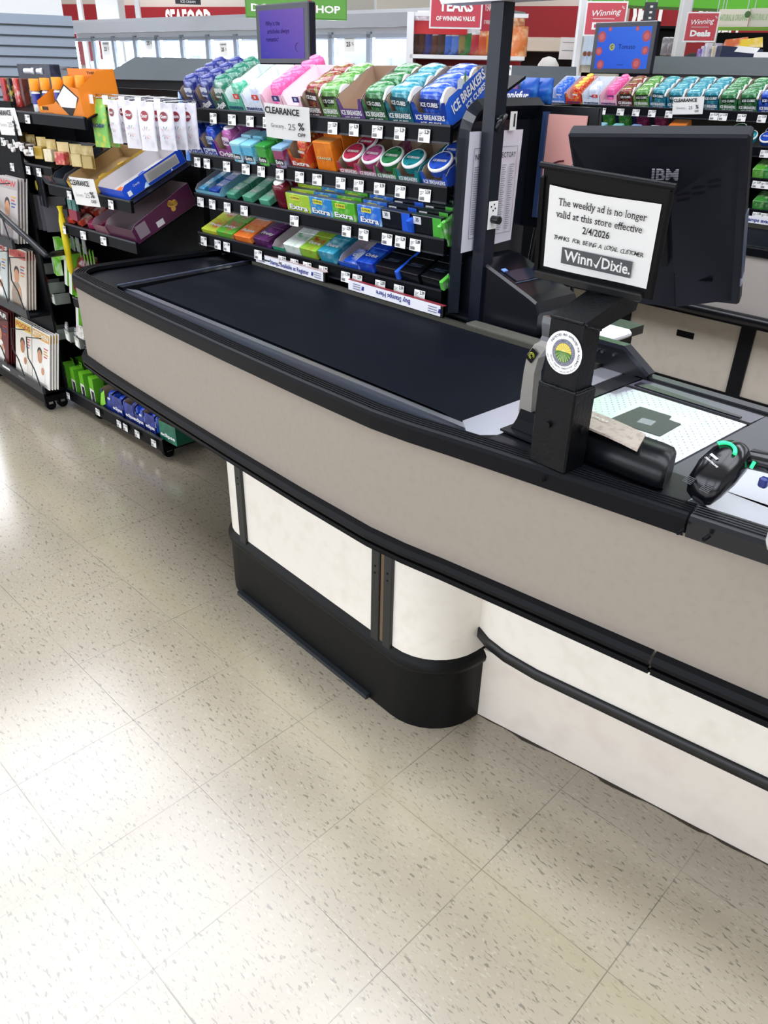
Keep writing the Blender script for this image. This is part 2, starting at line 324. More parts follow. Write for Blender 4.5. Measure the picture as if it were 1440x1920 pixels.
# black guard at the back right of belt
m=M(); m.prism([(-.10,.0),(0,.0),(.035,.0),(.105,-.048),(.105,-.06),(-.10,-.06)],.378,.40,BLKS,T=TR(0,0,.935)@RX(90)@Matrix.Scale(-1,4,(0,0,1)))
m.tube([(-.19,.388,.937),(.035,.388,.937),(.108,.388,.889)],.008,mat('#23262e',.2),sq=(.026,.01))
for x in (-.075,-.035,-.02,.012): m.cyl((x,.378,.915),(x,.372,.915),.004,CHR,seg=8)
m.build('end_guard',ck)
m=M()
for (px,py) in ((290,600),(460,676),(683,776),(1017,900),(1273,998),(1322,1010)):
    p=onz(px,py,.861); q=min(OUT,key=lambda c:(Vector(c)-p.xy).length)
    m.cyl((p.x,p.y+.012,.861),(p.x,p.y-.004,.861),.0035,BLK2,seg=8)
m.build('bumper_screws',ck,kind='stuff')
# pedestal
def ped(x0,x1,y,r,side):   # footprint polyline with rounded corner(s)
    P=[]
    if 'L' in side:
        P+=[(x0,.3)]
        for k in range(9): a=math.radians(180+k*11.25); P.append((x0+r+r*math.cos(a),y+r+r*math.sin(a)))
    else: P+=[(x0,y)]
    if 'R' in side:
        for k in range(9): a=math.radians(270+k*11.25); P.append((x1-r+r*math.cos(a),y+r+r*math.sin(a)))
        P+=[(x1,.3)]
    else: P+=[(x1,y)]
    return P
def strip(m,P,z0,z1,mt,off=0,sm=True): return sweep(m,P,[(off,z0),(off,z1)],mt,sm)
PA=ped(-.99,-.2,-.17,.13,'L'); PB=ped(-.2,.005,-.17,.145,'R')
m=M(); strip(m,PA,.2,.556,CRM); m.build('pedestal_panel',ck,label='cream panel with rounded left corner')
m=M(); strip(m,PB,.2,.556,CRM); m.build('pedestal_panel',ck,label='cream panel with rounded right corner')
KB=mat('#090a0b',.45,spec=.2,bump=.2,nscale=30)
for PP in (PA,PB):
    m=M(); strip(m,PP,0,.185,KB,-.006); sweep(m,PP,[(-.006,.185),(-.012,.186),(-.014,.20),(-.009,.212),(0,.225),(.002,.24)],KB); m.build('kick_base',ck)
m=M(); m.prism([(-.865,-.172),(-.225,-.172),(-.225,-.190),(-.865,-.190)],0,.014,mat('#20262c',.4,bump=.6,nscale=60)); m.build('kick_lip',ck)
for x,w in ((-.823,.034),(-.208,.03),(-.163,.03)):
    m=M(); m.box((x,-.173,.385),(w,.012,.345),mat('#1d1f21',.4),.002)
    for z in (.42,.44): m.cyl((x,-.18,z),(x,-.176,z),.003,BLK2,seg=6)
    m.build('trim_post',ck)
m=M(); m.box((-.186,-.171,.385),(.012,.006,.345),mat('#6d5b42',.6)); m.build('panel_joint',ck)
m=M(); m.lo((-.8,-.1,0),(1.6,.38,.55),BLK2) if False else m.lo((-.95,-.08,.0),(-.03,.35,.55),BLK2); m.build('pedestal_core',ck)
# cream upper box under the scanner end
dx,dy=math.cos(math.radians(10.5)),math.sin(math.radians(10.5))
B2=[(-.075,.35),(-.085,.10),(-.07,.055),(-.04,.015),(0,-.018),(.05,-.036),(.11,-.043),(.2,-.037)]+[(.2+t*dx,-.037+t*dy) for t in (.3,.7,1.4)]
m=M(); strip(m,B2,.295,.556,CRM); m.add([(x,y,.288) for x,y in B2]+[(1.5,.36,.288)],[tuple(range(len(B2)+1))],BLK2); m.build('scanner_cabinet',ck,label='cream cabinet with rounded corner under the scanner')
m=M(); sweep(m,B2,[(.002,.300),(-.005,.300),(-.006,.272),(.006,.270)],mat('#1b1c1e',.4)); m.build('cabinet_trim',ck)
ax,ay=math.cos(math.radians(11)),math.sin(math.radians(11))
m=M(); m.prism([(0,0),(1.5*ax,1.5*ay),(1.5*ax-.25*ay,1.5*ay+.25*ax),(-.25*ay,.25*ax)],0,.22,mat('#f6ede2',.42,nz='#efe5da',nscale=14)); m.build('toe_box',ck,label='plain cream box on the floor under the cabinet')
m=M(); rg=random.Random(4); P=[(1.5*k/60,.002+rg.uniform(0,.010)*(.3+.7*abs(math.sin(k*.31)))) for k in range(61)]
m.add([(x*ax+(w_)*ay,x*ay-(w_)*ax,.0008) for x,w_ in P]+[(x*ax,x*ay,.0008) for x,w_ in reversed(P)],[(k,k+1,120-k,121-k) for k in range(60)],mat('#3a342a',.8)); o=m.build('floor_grime'); o['kind']='structure'  # thin dark line of floor dirt along the foot of the toe box
m=M(); m.quad([(-1.80,.41,.555),(1.5,.41,.555)]+[(x,y,.555) for x,y in reversed(offs(OUT,.02))][:-1],mat('#2a2723',.7)); m.build('underside',ck)
# ---------------------------------------------------------------- lettering helpers
def serif_text(m,t,size,mt,T,w=None):
    vs,fs=textmesh(t,.004,2); x0=min(v[0] for v in vs);x1=max(v[0] for v in vs); sx=1 if not w else w/((x1-x0)*size)
    m.add([(v[0]*size*sx,v[1]*size,0) for v in vs],fs,mt,False,T)
    cnt={}
    for f in fs:
        for i in range(len(f)):
            e=tuple(sorted((f[i],f[(i+1)%len(f)]))); cnt[e]=cnt.get(e,0)+1
    for (a,b),c in cnt.items():
        if c!=1: continue
        A,B=vs[a],vs[b]
        if abs(A[1]-B[1])>.004: continue
        L=abs(A[0]-B[0])
        if .04<L<.16:
            y=A[1]; xl,xr=min(A[0],B[0])-.055,max(A[0],B[0])+.055
            m.add([(xl*size*sx,(y-.022)*size,0),(xr*size*sx,(y-.022)*size,0),(xr*size*sx,(y+.022)*size,0),(xl*size*sx,(y+.022)*size,0)],[(0,1,2,3)],mt,False,T)
def hand_text(m,t,size,mt,T,w):
    rnd=random.Random(3); adv=w/len(t); x=-w/2+adv/2
    for i,ch in enumerate(t):
        if ch!=' ':
            big=1.15 if (i==0 or t[i-1]==' ') and i==0 else 1
            m.text(ch.upper(),size*big*rnd.uniform(.92,1.06)*.82,mt,T@TR(x,rnd.uniform(-.06,.06)*size,0)@RZ(rnd.uniform(-7,5)),bold=.006,sx=.9,shear=.12)
        x+=adv
def arc_text(m,t,size,mt,T,r,a0,a1,flip=False,bold=0):
    n=len(t)
    for i,ch in enumerate(t):
        if ch==' ': continue
        a=math.radians(a0+(a1-a0)*(i/(n-1))); rot=math.degrees(a)+(90 if flip else -90)
        m.text(ch,size,mt,T@TR(r*math.cos(a),r*math.sin(a),0)@RZ(rot),bold=bold,res=1)
# ---------------------------------------------------------------- display post with notice
PM=mat('#090a0d',.38,spec=.2,bump=.35,nscale=160)
t=thing('display_post','thick black square steel post with bent arm standing at the front edge of the counter','post',(.246,-.148,.879)); bx=(-.246,.148,-.879)
def loc(m): m.T=TR(*bx); return m
m=loc(M()); m.lo((.206,-.182,.879),(.285,-.122,1.028),PM,.003); m.build('lower_sleeve',t)
m=loc(M()); m.rings([[(.213,-.177,1.02),(.279,-.177,1.02),(.279,-.130,1.02),(.213,-.130,1.02)],[(.213,-.177,1.143),(.279,-.177,1.143),(.279,-.130,1.125),(.213,-.130,1.125)],
 [(.213,-.078,1.172),(.279,-.070,1.172),(.279,-.03,1.142),(.213,-.035,1.142)],[(.215,-.052,1.215),(.277,-.045,1.215),(.277,-.01,1.19),(.215,-.015,1.19)]],PM,smooth=False); m.build('bent_tube',t)
m=loc(M()); rnd=random.Random(1)
for a,b in (((.208,-.179,1.027),(.283,-.179,1.027)),((.281,-.179,1.027),(.281,-.125,1.027)),((.213,-.178,1.143),(.279,-.178,1.143)),((.280,-.178,1.143),(.280,-.130,1.126))):
    P=[tuple(a[k]+(b[k]-a[k])*i/12+rnd.uniform(-.0008,.0008) for k in range(3)) for i in range(13)]; m.tube(P,.003,PM,6)
m.build('weld_bead',t)
m=loc(M())
m.cyl((.240,-.188,.960),(.240,-.182,.960),.006,PM,seg=10); m.cyl((.285,-.150,.958),(.289,-.150,.958),.006,PM,seg=10); m.build('bolt',t)
# round inspection sticker
T=TR(.2475,-.1775,1.089)@FRONT
t=thing('inspection_sticker','round white inspection sticker with a green field seal on the black post','sticker',(.2475,-.1785,1.089)); X=FRONT
m=M(); m.T=X; m.disc(.036,mat('#f6f6f4',.35),I4,40); NB=mat('#2c3350',.5)
arc_text(m,'INSPECTED AND APPROVED FOR ACCURACY',.0058,NB,TR(0,0,.0002),.0295,152,-32,bold=.01)
arc_text(m,'Wilton Simpson, Commissioner',.0045,NB,TR(0,0,.0002),.0262,204,318,True,bold=.01); arc_text(m,'(850) 921-1530 Bureau - 1-800-352-9832 Florida',.0036,NB,TR(0,0,.0002),.0325,196,322,True); m.build('sticker_disc',t)
m=M(); m.T=X@TR(0,0,.0003); m.disc(.0225,NB,I4,36); m.disc(.0218,mat('#8f90a0',.5),TR(0,0,.0001),36); arc_text(m,'FLORIDA DEPARTMENT OF AGRICULTURE',.0036,NB,TR(0,0,.0002),.0192,200,-20,bold=.01); arc_text(m,'CONSUMER SERVICES',.0034,NB,TR(0,0,.0002),.0192,215,325,True,bold=.01)
m.disc(.0165,NB,TR(0,0,.0003),32)
m.disc(.0158,mat('#d9c24a',.5),TR(0,0,.0004),32)
YL=mat('#f3e68a',.5)
for k in range(9): a=math.radians(15+k*18.75); m.add([(0,.001,0),(.0155*math.cos(a-.05),.0155*math.sin(a-.05),0),(.0155*math.cos(a+.05),.0155*math.sin(a+.05),0)],[(0,1,2)],YL,False,TR(0,0,.0005))
m.disc(.004,YL,TR(0,.001,.0006),16)
P=[(.0158*math.cos(math.radians(a)),.0158*math.sin(math.radians(a)),0) for a in range(180,361,12)]
m.add(P+[(.009,.002,0),(-.009,.002,0)],[tuple(range(len(P)+2))],mat('#4c7d33',.5),False,TR(0,0,.0007))
for k in range(-4,5): m.add([(k*.0008,.0015,0),(k*.0036-.0006,-.0158*math.sqrt(max(0,1-(k*.0036/.0158)**2)),0),(k*.0036+.0008,-.0158*math.sqrt(max(0,1-(k*.0036/.0158)**2)),0)],[(0,1,2)],mat('#c9d8a0',.5),False,TR(0,0,.0008))
m.build('seal',t)
# sign holder
ST=TR(.234,-.106,1.262)@RZ(13.6)@RX(16.1)@RY(4.4)
t=thing('sign_holder','black metal sign holder bolted on top of the bent post, framing the paper notice','sign holder',(.234,-.106,1.262))
def hl(): return M(TR(-.234,.106,-1.262)@ST)
m=hl(); m.lo((-.103,.002,-.088),(.102,.006,.098),mat('#101113',.4,spec=.2)); m.build('back_plate',t)
m=hl(); m.tube([(-.108,-.001,.098),(.106,-.001,.098)],.0055,PM,8); m.build('top_bar',t)
m=hl(); m.lo((-.104,-.008,-.092),(.086,.004,-.078),mat('#191a1c',.35),.002); m.lo((-.106,-.004,-.08),(-.099,.004,.08),BLK2).lo((.0985,-.002,-.085),(.104,.004,.09),BLK2); m.build('ledge',t)
t=thing('notice_sheet','white printed paper notice about the weekly ad, in the black holder','notice',tuple(ST@Vector((0,-.0005,0))))
o0=Vector(t.location); PT=TR(-o0.x,-o0.y,-o0.z)@ST@FRONT
W_,H_=.18,.139
m=M(PT); P=[]
for i in range(9):
    u=i/8; P.append(u)
vs=[];
for u in P:
    for v in (0,1): vs.append(((u-.5)*W_,(.5-v)*H_-(.0025*math.sin(u*PI) if v==0 else 0),.001+.0012*math.sin(u*6)))
m.add(vs,[(2*i,2*i+2,2*i+3,2*i+1) for i in range(8)],mat('#f4f4f3',.5,spec=.3),True)
m.build('paper',t)
def at(u,v): return TR((u-.5)*W_,(.5-v)*H_,.0032)
m=M(PT); serif_text(m,'The weekly ad is no longer',.0165,INK,at(.5,.17),W_*.80); serif_text(m,'valid at this store effective',.0165,INK,at(.485,.315),W_*.79); m.text('2/4/2026',.0165,INK,at(.475,.455),bold=.012,w=W_*.25)
m.build('printed_text',t)
m=M(PT); hand_text(m,'Thanks for being a loyal customer',.0125,INK,at(.505,.60),W_*.84); m.build('handwritten_text',t)
m=M(PT@TR(0,0,.0003)); m.rect(W_*.67,.0285,mat('#55565b',.5),at(.51,.80)); m.text('Winn',.0262,WHT,at(.345,.80)@TR(0,0,.0003),bold=.022,w=.050); m.text('Dixie.',.0262,WHT,at(.70,.80)@TR(0,0,.0003),bold=.022,w=.048)
m.add([(-.006,-.001,0),(-.0035,-.003,0),(-.0005,-.0045,0),(.006,.0125,0),(.0072,.0125,0),(.0012,-.0095,0),(-.001,-.0095,0)],[(0,1,2,3,4,5,6)],WHT,False,at(.52,.80)@TR(0,0,.0004)); m.build('store_logo',t)
# ---------------------------------------------------------------- monitor (seen from behind)
MT=TR(.205,.125,1.255)@RZ(17.9)@RX(37.3)@RY(-3)
t=thing('cash_register_monitor','large black register monitor seen from behind, tilted over the scanner','monitor',(.205,.125,1.255))
def ml(): return M(TR(-.205,-.125,-1.255)@MT)
W2,H2=.289,.381; MB_=mat('#15171e',.4,spec=.16); MB2=mat('#14151c',.45,spec=.12)
m=ml(); m.box((0,.012,0),(W2,.026,H2),MB_,.004); m.build('bezel',t)
m=ml(); x0,x1,z0,z1=-.139,.132,-.178,.172; a0,a1,b0,b1=-.085,.035,-.172,.10
m.rings([[(x0,0,z0),(x1,0,z0),(x1,0,z1),(x0,0,z1)],[(x0+.008,-.006,z0+.004),(x1-.008,-.006,z0+.004),(x1-.008,-.006,z1-.012),(x0+.008,-.006,z1-.012)],[(a0,-.036,b0),(a1,-.036,b0),(a1,-.036,b1),(a0,-.036,b1)]],MB2,smooth=False); m.build('rear_housing',t)
m=ml(); m.lo((-.08,-.05,-.05),(.03,-.036,.085),BLK2,.002).lo((-.075,-.058,-.045),(-.045,-.05,.08),BLK2); m.build('mounting_bracket',t)
m=ml()
for k in (0,.012):
    for q in range(3): m.box((-.026+q*.024,0,-.004+q*.008),(.02,.0010,.0013),BLK2,T=TR(.078,-.0235,.105-k)@RZ(18.0))
m.build('vent_slots',t,kind='stuff')
m=ml(); TT=TR(.022,-.0215,.131)@RX(-26.6)@FRONT@TR(0,0,.001); m.text('IBM',.025,mat('#a6a8b0',.4),TT,bold=.03,w=.043)
for k in range(7): m.rect(.05,.0011,MB2,TT@TR(0,-.0075+k*.0025,.0004))
m.build('maker_logo',t)
m=ml(); m.lo((.036,-.0375,-.168),(.037,-.003,-.08),BLK2); m.lo((.037,-.022,-.11),(.1,-.0125,-.107),BLK2); m.build('cover_seam',t)
m=ml(); m.lo((.1445,.003,-.12),(.1465,.02,.03),mat('#3c475e',.25)); m.box((.1445,.011,-.13),(.003,.018,.02),mat('#8b93a8',.2)); m.build('side_panel',t)  # bluish sheen of the side edge put into the blue-grey colours
m=ml(); m.rings([[(-.175,-.005,.02),(-.10,-.005,.02),(-.10,-.005,.125),(-.145,-.005,.125),(-.175,-.005,.085)],[(-.175,.012,.02),(-.10,.012,.02),(-.10,.012,.125),(-.145,.012,.125),(-.175,.012,.085)]],mat('#3a3c42',.35),smooth=False); m.cyl((-.152,-.006,.082),(-.152,-.0045,.082),.005,BLK2,seg=10); m.build('hinge_plate',t)
m=ml(); m.tube([(-.02,-.03,.02),(-.04,-.09,.0),(-.04,-.15,-.0)],.014,BLK,10); m.build('support_arm',t)
# ---------------------------------------------------------------- scanner plate in the counter
t=thing('barcode_scanner_scale','flat glass and steel scanner scale set into the counter beside the post','scanner',(.238,.14,.879))
m=M(TR(-.238,-.14,-.879)); m.lo((.099,-.016,.86),(.384,.306,.878),mat('#d3d6e2',.22,.75,bump=.05,nscale=300)); m.build('steel_platter',t)
m=M(TR(-.238,-.14,-.879)); DOT=mat('#c4c8d6',.3,.7)
for i in range(16):
    for j in range(30):
        x=.112+i*.0168; y=-.005+j*.0102
        if .175<x<.31 and .09<y<.235: continue
        if (x-.24)**2+(y-.16)**2<.016 or True: m.disc(.0018,DOT,TR(x+(j%2)*.0084,y,.8783),6)
m.build('dimples',t)
m=M(TR(-.238,-.14,-.879)); m.add([(.19,.215,.8788),(.262,.218,.8788),(.268,.197,.8788),(.297,.195,.8788),(.302,.105,.8788),(.188,.098,.8788)],[(0,1,2,3,4,5)],mat('#24262c',.3,spec=.4)); m.rect(.03,.03,mat('#676b75',.2),TR(.245,.15,.879)@RZ(10)); m.build('scan_window',t)
# ---------------------------------------------------------------- cradle with wood-look plate
t=thing('scanner_cradle','long rounded black cradle with a pale wood-look top plate, lying behind the post','cradle',(.30,-.06,.879))
m=M(TR(-.30,.06,-.879)); R=[]
for x,s_ in ((.19,.9),(.20,1),(.395,1),(.410,.95),(.416,.8)):
    prof=[(-.105,.0),(-.118,.012),(-.108,.047),(-.088,.058),(-.045,.058),(-.028,.046),(-.022,.012),(-.03,0)]
    R.append([(x+(y+.06)*-.25,-.065+(y+.065)*s_,.879+z*(.6+.4*s_)) for y,z in prof])
m.rings(R,mat('#0b0c10',.32,spec=.35),smooth=True); m.build('body',t)
m=M(TR(-.30,.06,-.879)); WD=mat('#cbbfb2',.3,.25,nz='#a99a8e',nscale=90); R=[]
for i in range(7):
    x=.195+i*.03; z=.9375+.010*(1-((i-2.)/4.5)**2) ; R.append([(x,-.112,z-.004),(x,-.112,z),(x-.02,-.055,z+.006),(x-.02,-.055,z+.002)])
m.rings(R,WD,smooth=False); m.build('top_plate',t,label='pale wood-look plate with worn lettering')
m=M(TR(-.30,.06,-.879)); m.text('MOTOROLA',.0115,mat('#efece6',.3,.3),TR(.262,-.075,.9535)@RZ(-3),bold=.02,w=.058,shear=.2); m.build('maker_name',t)
# upright handle tool
HG=mat('#8a8781',.38,.2)
t=thing('upright_handle','slim grey upright handheld tool with black tip, standing left of the post','handheld tool',(.125,-.085,.879))
X0=M(TR(-.115,.085,-.875)); 
m=M(X0.T); m.rings([[(x*s1+.122,y*s1-.085,z) for x,y in ((-.03,-.022),(.027,-.022),(.027,.02),(-.03,.02))] for z,s1 in ((.879,1),(.885,1),(.905,.75),(.925,.62))],BLK2,smooth=False); m.lo((.08,-.125,.879),(.17,-.05,.883),BLK); m.build('base',t)
def sq(c,w,d): return [(c[0]-w/2,c[1]-d/2,c[2]),(c[0]+w/2,c[1]-d/2,c[2]),(c[0]+w/2,c[1]+d/2,c[2]),(c[0]-w/2,c[1]+d/2,c[2])]
m=M(X0.T); m.rings([sq((.114,-.085,.918),.030,.026),sq((.112,-.085,.96),.027,.024),sq((.111,-.085,1.0),.024,.022),sq((.114,-.083,1.03),.026,.022),sq((.126,-.080,1.052),.028,.022),sq((.136,-.078,1.062),.022,.020)],HG,smooth=False); m.build('handle',t)
m=M(X0.T); m.rings([sq((.133,-.078,1.055),.028,.022),sq((.136,-.076,1.07),.026,.020),sq((.128,-.076,1.092),.022,.014),sq((.126,-.076,1.104),.018,.010)],mat('#101114',.15,spec=.7),smooth=False); m.build('tip',t)
m=M(X0.T); T2=TR(.1135,-.0965,1.032)@FRONT@RZ(-30); m.rect(.016,.026,BLK2,T2,.002); YY=mat('#c9d03a',.4)
for r in (.006,.0035): m.tube([(r*math.cos(a*PI/8),r*math.sin(a*PI/8),.0006) for a in range(14)],.0006,YY,4,T=T2)
m.build('symbol_label',t,label='black label with yellow target symbol')
# handheld barcode gun on its stand
t=thing('barcode_gun','black handheld barcode scanner with green light ring, lying at the right edge','barcode scanner',(.53,-.09,.88))
G=TR(.497,-.060,.935)@RZ(-12)@RX(36)@Matrix.Diagonal((1.42,.98,1.38,1)); GI=TR(-.53,.09,-.88)@G
GB=mat('#0b0c10',.2,spec=.55); m=M(GI); R=[]
for y,w,h,z in ((-.062,.020,.012,-.012),(-.058,.034,.022,-.010),(-.04,.046,.034,-.004),(-.01,.052,.042,.0),(.02,.048,.042,.0),(.045,.034,.034,-.002),(.055,.016,.018,-.004)):
    R.append([(w/2*math.cos(k*PI/8)*(1),y,z+h/2*math.sin(k*PI/8)) for k in range(16)])
m.rings(R,GB); m.build('scanner_head',t)
m=M(GI); GR=mat('#2fe08a',.4,emit=1.2); m.tube([(.014*math.cos(a),.014+.018*math.sin(a),.0205) for a in [math.radians(q) for q in range(15,150,12)]],.0026,GR,6); m.tube([(.026,.026,-.004),(.0262,.036,.0)],.0022,GR,5); m.build('green_light',t,label='glowing green light arc')
m=M(GI); m.rect(.012,.004,mat('#cfd3da',.4),TR(-.002,-.002,.0225)@RZ(160)); m.text('DATALOGIC',.004,WHT,TR(0,-.012,.0215)@RZ(160),bold=.02); 
for s_ in (-1,1):
    for k in range(5): m.lo((s_*.012-.006,-.045-k*.003+.0,.0095),(s_*.012+.006,-.0442-k*.003,.0105),mat('#5a5c60',.4))
m.build('label_strip',t)
m=M(TR(-.53,.09,-.88)); m.tube([(.525,-.02,.95),(.57,-.02,.955),(.63,-.01,.955),(.70,.01,.94)],.017,GB,12); m.build('grip',t); m=M(TR(-.53,.09,-.88)); m.box((.563,-.045,.93),(.014,.012,.018),mat('#2a3478',.3),.003); m.build('trigger',t)
m=M(TR(-.53,.09,-.88)); m.cyl((.66,.0,.873),(.66,.0,.94),.012,BLK,seg=10); m.cyl((.66,.0,.873),(.66,.0,.879),.05,BLK,seg=20); m.build('stand',t)
t=tag(M().lathe([(0,0),(.03,0),(.034,.01),(.034,.05),(.03,.058),(0,.06)],mat('#e9e7e4',.35),20).build('pill_bottle',loc=(.655,-.135,.8815)),'rounded white container cut off by the right edge of the photo','container')
# ---------------------------------------------------------------- cashier side
t=thing('register_shelf','black shelf behind the belt carrying the receipt printer','shelf',(-.35,.6,0))
m=M(TR(.35,-.6,0)); m.lo((-.75,.425,.85),(-.16,.80,.875),mat('#0e1016',.3)); m.lo((-.75,.426,.875),(-.16,.432,.882),mat('#2a2c31',.25)); m.build('shelf_board',t)
for x in (-.72,-.20): m=M(TR(.35,-.6,0)); m.lo((x,.45,0),(x+.02,.78,.85),BLK); m.build('support',t)
t=thing('receipt_printer','bulky glossy black receipt printer on the shelf behind the belt','printer',(-.39,.52,.875))
PR_=mat('#0b0d13',.25,spec=.4); m=M(TR(.39,-.52,-.875))
def prof(y,s): return [(-.54,y,.878),(-.275,y,.878),(-.262,y,.90),(-.262,y,.945-s),(-.275,y,.972-s),(-.30,y,.983-s),(-.48,y,1.048-s),(-.52,y,1.05-s),(-.545,y,1.03-s),(-.555,y,.95)]
m.rings([prof(.43,.006),prof(.437,0),prof(.60,0),prof(.607,.006)],PR_,smooth=False); m.build('printer_body',t)
m=M(TR(.39,-.52,-.875)); m.prism([(-.46,.45),(-.40,.45),(-.40,.53),(-.46,.53)],0,.002,mat('#1b1f29',.15),T=TR(0,0,.86)@RY(0)) if False else None
m.box((0,0,0),(.05,.10,.002),mat('#242a38',.12),T=TR(-.385,.505,1.0155)@RY(19.8)); m.box((-.03,-.045,.002),(.012,.016,.003),mat('#7fa4e8',.2),T=TR(-.385,.505,1.0155)@RY(19.8)); m.box((.03,.0,.0),(.002,.12,.003),mat('#4b5468',.2),T=TR(-.385,.505,1.0155)@RY(19.8)); m.build('paper_cover',t)
m=M(TR(.39,-.52,-.875))
for x,y,z in ((-.40,.60,1.03),(-.36,.62,1.01)): m.box((x,y,z),(.03,.02,.015),mat('#3b55c8',.25),.003)
m.build('blue_latch',t,label='small blue latches')
m=M(); m.box((0,0,0),(.16,.14,.022),mat('#dfe1ea',.35),.008); tag(m.build('keyboard_tray',loc=(-.19,.59,.886)),'pale grey rounded tray on the shelf behind the post','tray')
# lane pole
t=thing('lane_pole','tall square black pole rising beside the near candy rack, in front of the aisle directory','pole',(-.475,.44,0))
m=M(TR(.475,-.44,0)); m.lo((-.497,.42,.875),(-.457,.46,1.640),mat('#0c1220',.32,spec=.35)); m.build('pole_tube',t)
m=M(TR(.475,-.44,0)); m.lo((-.5,.44,0),(-.46,.47,.9),BLK); m.build('pole_foot',t)
m=M(TR(.475,-.44,0)); m.lo((-.645,.40,1.640),(.1,.47,1.80),mat('#eef0f3',.4)); m.build('light_box',t,label='white underside of the lane light box')
m=M(TR(.475,-.44,0)); m.lo((-.456,.424,1.13),(-.4545,.458,1.20),WHT); 
for (a,b) in ((.43,1.185),(.438,1.175),(.446,1.18),(.441,1.19)): m.lo((-.4545,a,b),(-.4535,a+.004,b+.004),INK)
m.cyl((-.4545,.441,1.155),(-.430,.441,1.155),.010,BLKS,seg=12); m.build('switch_plate',t,label='white plate with a black knob')
m=M(TR(.475,-.44,0)); m.tube([(-.455,.43,1.37),(-.44,.42,1.385),(-.448,.45,1.40),(-.46,.43,1.39)],.007,BLKS,6); m.build('cable_loop',t)
# directory paper
t=thing('aisle_directory_sheet','tall white printed aisle directory in a plastic sleeve behind the lane pole','paper sign',(-.512,.50,1.218)); PTm=RZ(94)@FRONT
m=M(PTm); vs=[]
for i in range(7):
    u=i/6; vs+=[((u-.5)*.235,.145-.0*u,.002*math.sin(u*5)),((u-.5)*.235-.008,-.150+.008*u,.003*math.sin(u*4+1))]
m.add(vs,[(2*i,2*i+2,2*i+3,2*i+1) for i in range(6)],mat('#dcdbe6',.25,spec=.5),True); m.build('paper',t)
m=M(PTm@TR(-.004,0,.0045)); m.text('NEW AISLE DIRECTORY',.018,mat('#2a2a36',.6),TR(0,.085,0),bold=.01,w=.178)
G_=mat('#6b6b78',.6)
for a in (-1,1): m.lo((a*.095-.0006,-.115,0),(a*.095+.0006,.105,.0002),G_)
m.lo((-.095,.105,0),(.095,.1062,.0002),G_).lo((-.095,-.116,0),(.095,-.1148,.0002),G_)
for c,w in ((-.075,.028),(-.02,.02),(.04,.02),(.075,.02)):
    for k in range(30): m.lo((c-w/2,.06-k*.0057,0),(c+w/2-.006*((k*7)%3)*.5,.0615-k*.0057,.0002),G_)
m.build('directory_text',t)
m=M(RZ(94)@FRONT); m.rect(.03,.045,WHT,I4); m.text('1',.042,INK,TR(.004,0,.001),bold=.03); tag(m.build('number_card',loc=(-.508,.555,1.385)),'small white card with a black number 1 behind the pole','card')
# pink sheet in black frame
t=thing('easel_frame','black easel frame holding a pink sheet behind the register','frame',(-.44,.72,1.27)); Q=TR(.44,-.72,-1.27)
m=M(Q); m.lo((-.575,.715,1.10),(-.355,.73,1.42),mat('#0b0d13',.3)); m.build('backing_board',t)
m=M(Q); m.lo((-.528,.703,1.13),(-.512,.715,1.405),mat('#33466b',.2)); m.build('frame_edge',t,label='blue-grey glossy frame edge')
m=M(Q); m.tube([(-.352,.72,1.42),(-.33,.70,1.30),(-.32,.69,1.10)],.004,BLKS,6); m.tube([(-.56,.74,.875),(-.53,.735,1.12)],.006,BLKS,6).tube([(-.37,.74,.875),(-.40,.735,1.12)],.006,BLKS,6); m.build('easel_leg',t)
t=thing('pink_sheet','plain salmon pink paper sheet standing in the black frame','paper',(-.44,.71,1.27)); m=M(TR(.44,-.71,-1.27)); m.lo((-.511,.708,1.15),(-.384,.712,1.40),mat('#e0a39b',.5)); m.build('paper',t)
m=M(TR(.44,-.71,-1.27)); m.tube([(-.475,.705,1.278),(-.455,.705,1.285),(-.44,.705,1.287)],.0025,mat('#5a1420',.4),5); m.build('marker_stroke',t)
# ---------------------------------------------------------------- candy racks
SL=24.0; BZ=.036
def place(o,T,lab,group=None,first=None):
    l,q,_=T.decompose(); e=q.to_euler()
    c=o if first else dup(o,l,lab,group)
    c.location=l; c.rotation_euler=e; c['label']=lab
    if group: c['group']=group
    return c
PROTO={}
def proto(key,fn):
    if key not in PROTO: PROTO[key]=[fn(),False]
    return PROTO[key]
def put(key,fn,T,lab,group=None):
    p=proto(key,fn); o=place(p[0],T,lab,group,first=not p[1]); p[1]=True; return o
TAGM={}
def price_mesh(p,w=.042,h=.032):
    if p in TAGM: return TAGM[p]
    m=M(FRONT); m.add([(-w/2,h/2,0),(w/2,h/2,0),(w/2,-h/2,0.002),(-w/2,-h/2,.002)],[(3,2,1,0)],mat('#f2f1ee',.45)); 
    m.text(p,.013,INK,TR(w*.24,h*.28,.0012),bold=.03,w=w*.42)
    for k in range(3): m.lo((-w*.42,h*(.30-.12*k),.0018),(-w*(.05+.1*k),h*(.25-.12*k),.0019),mat('#7d7d80',.6))
    for k in range(9): m.lo((-w*.40+k*.0019,-h*.40,.0028),(-w*.40+k*.0019+.001,-h*.12,.0029),INK)
    TAGM[p]=m.mesh('price_tag'); return TAGM[p]
def ptag(parent,x,y,z,p,rz=0):
    o=bpy.data.objects.new('price_tag',price_mesh(p)); COL.objects.link(o); o.parent=parent; o.location=(x,y,z); o.rotation_euler=(0,0,math.radians(rz+random.uniform(-3,3))); return o
RK=mat('#090a0e',.4,spec=.1)
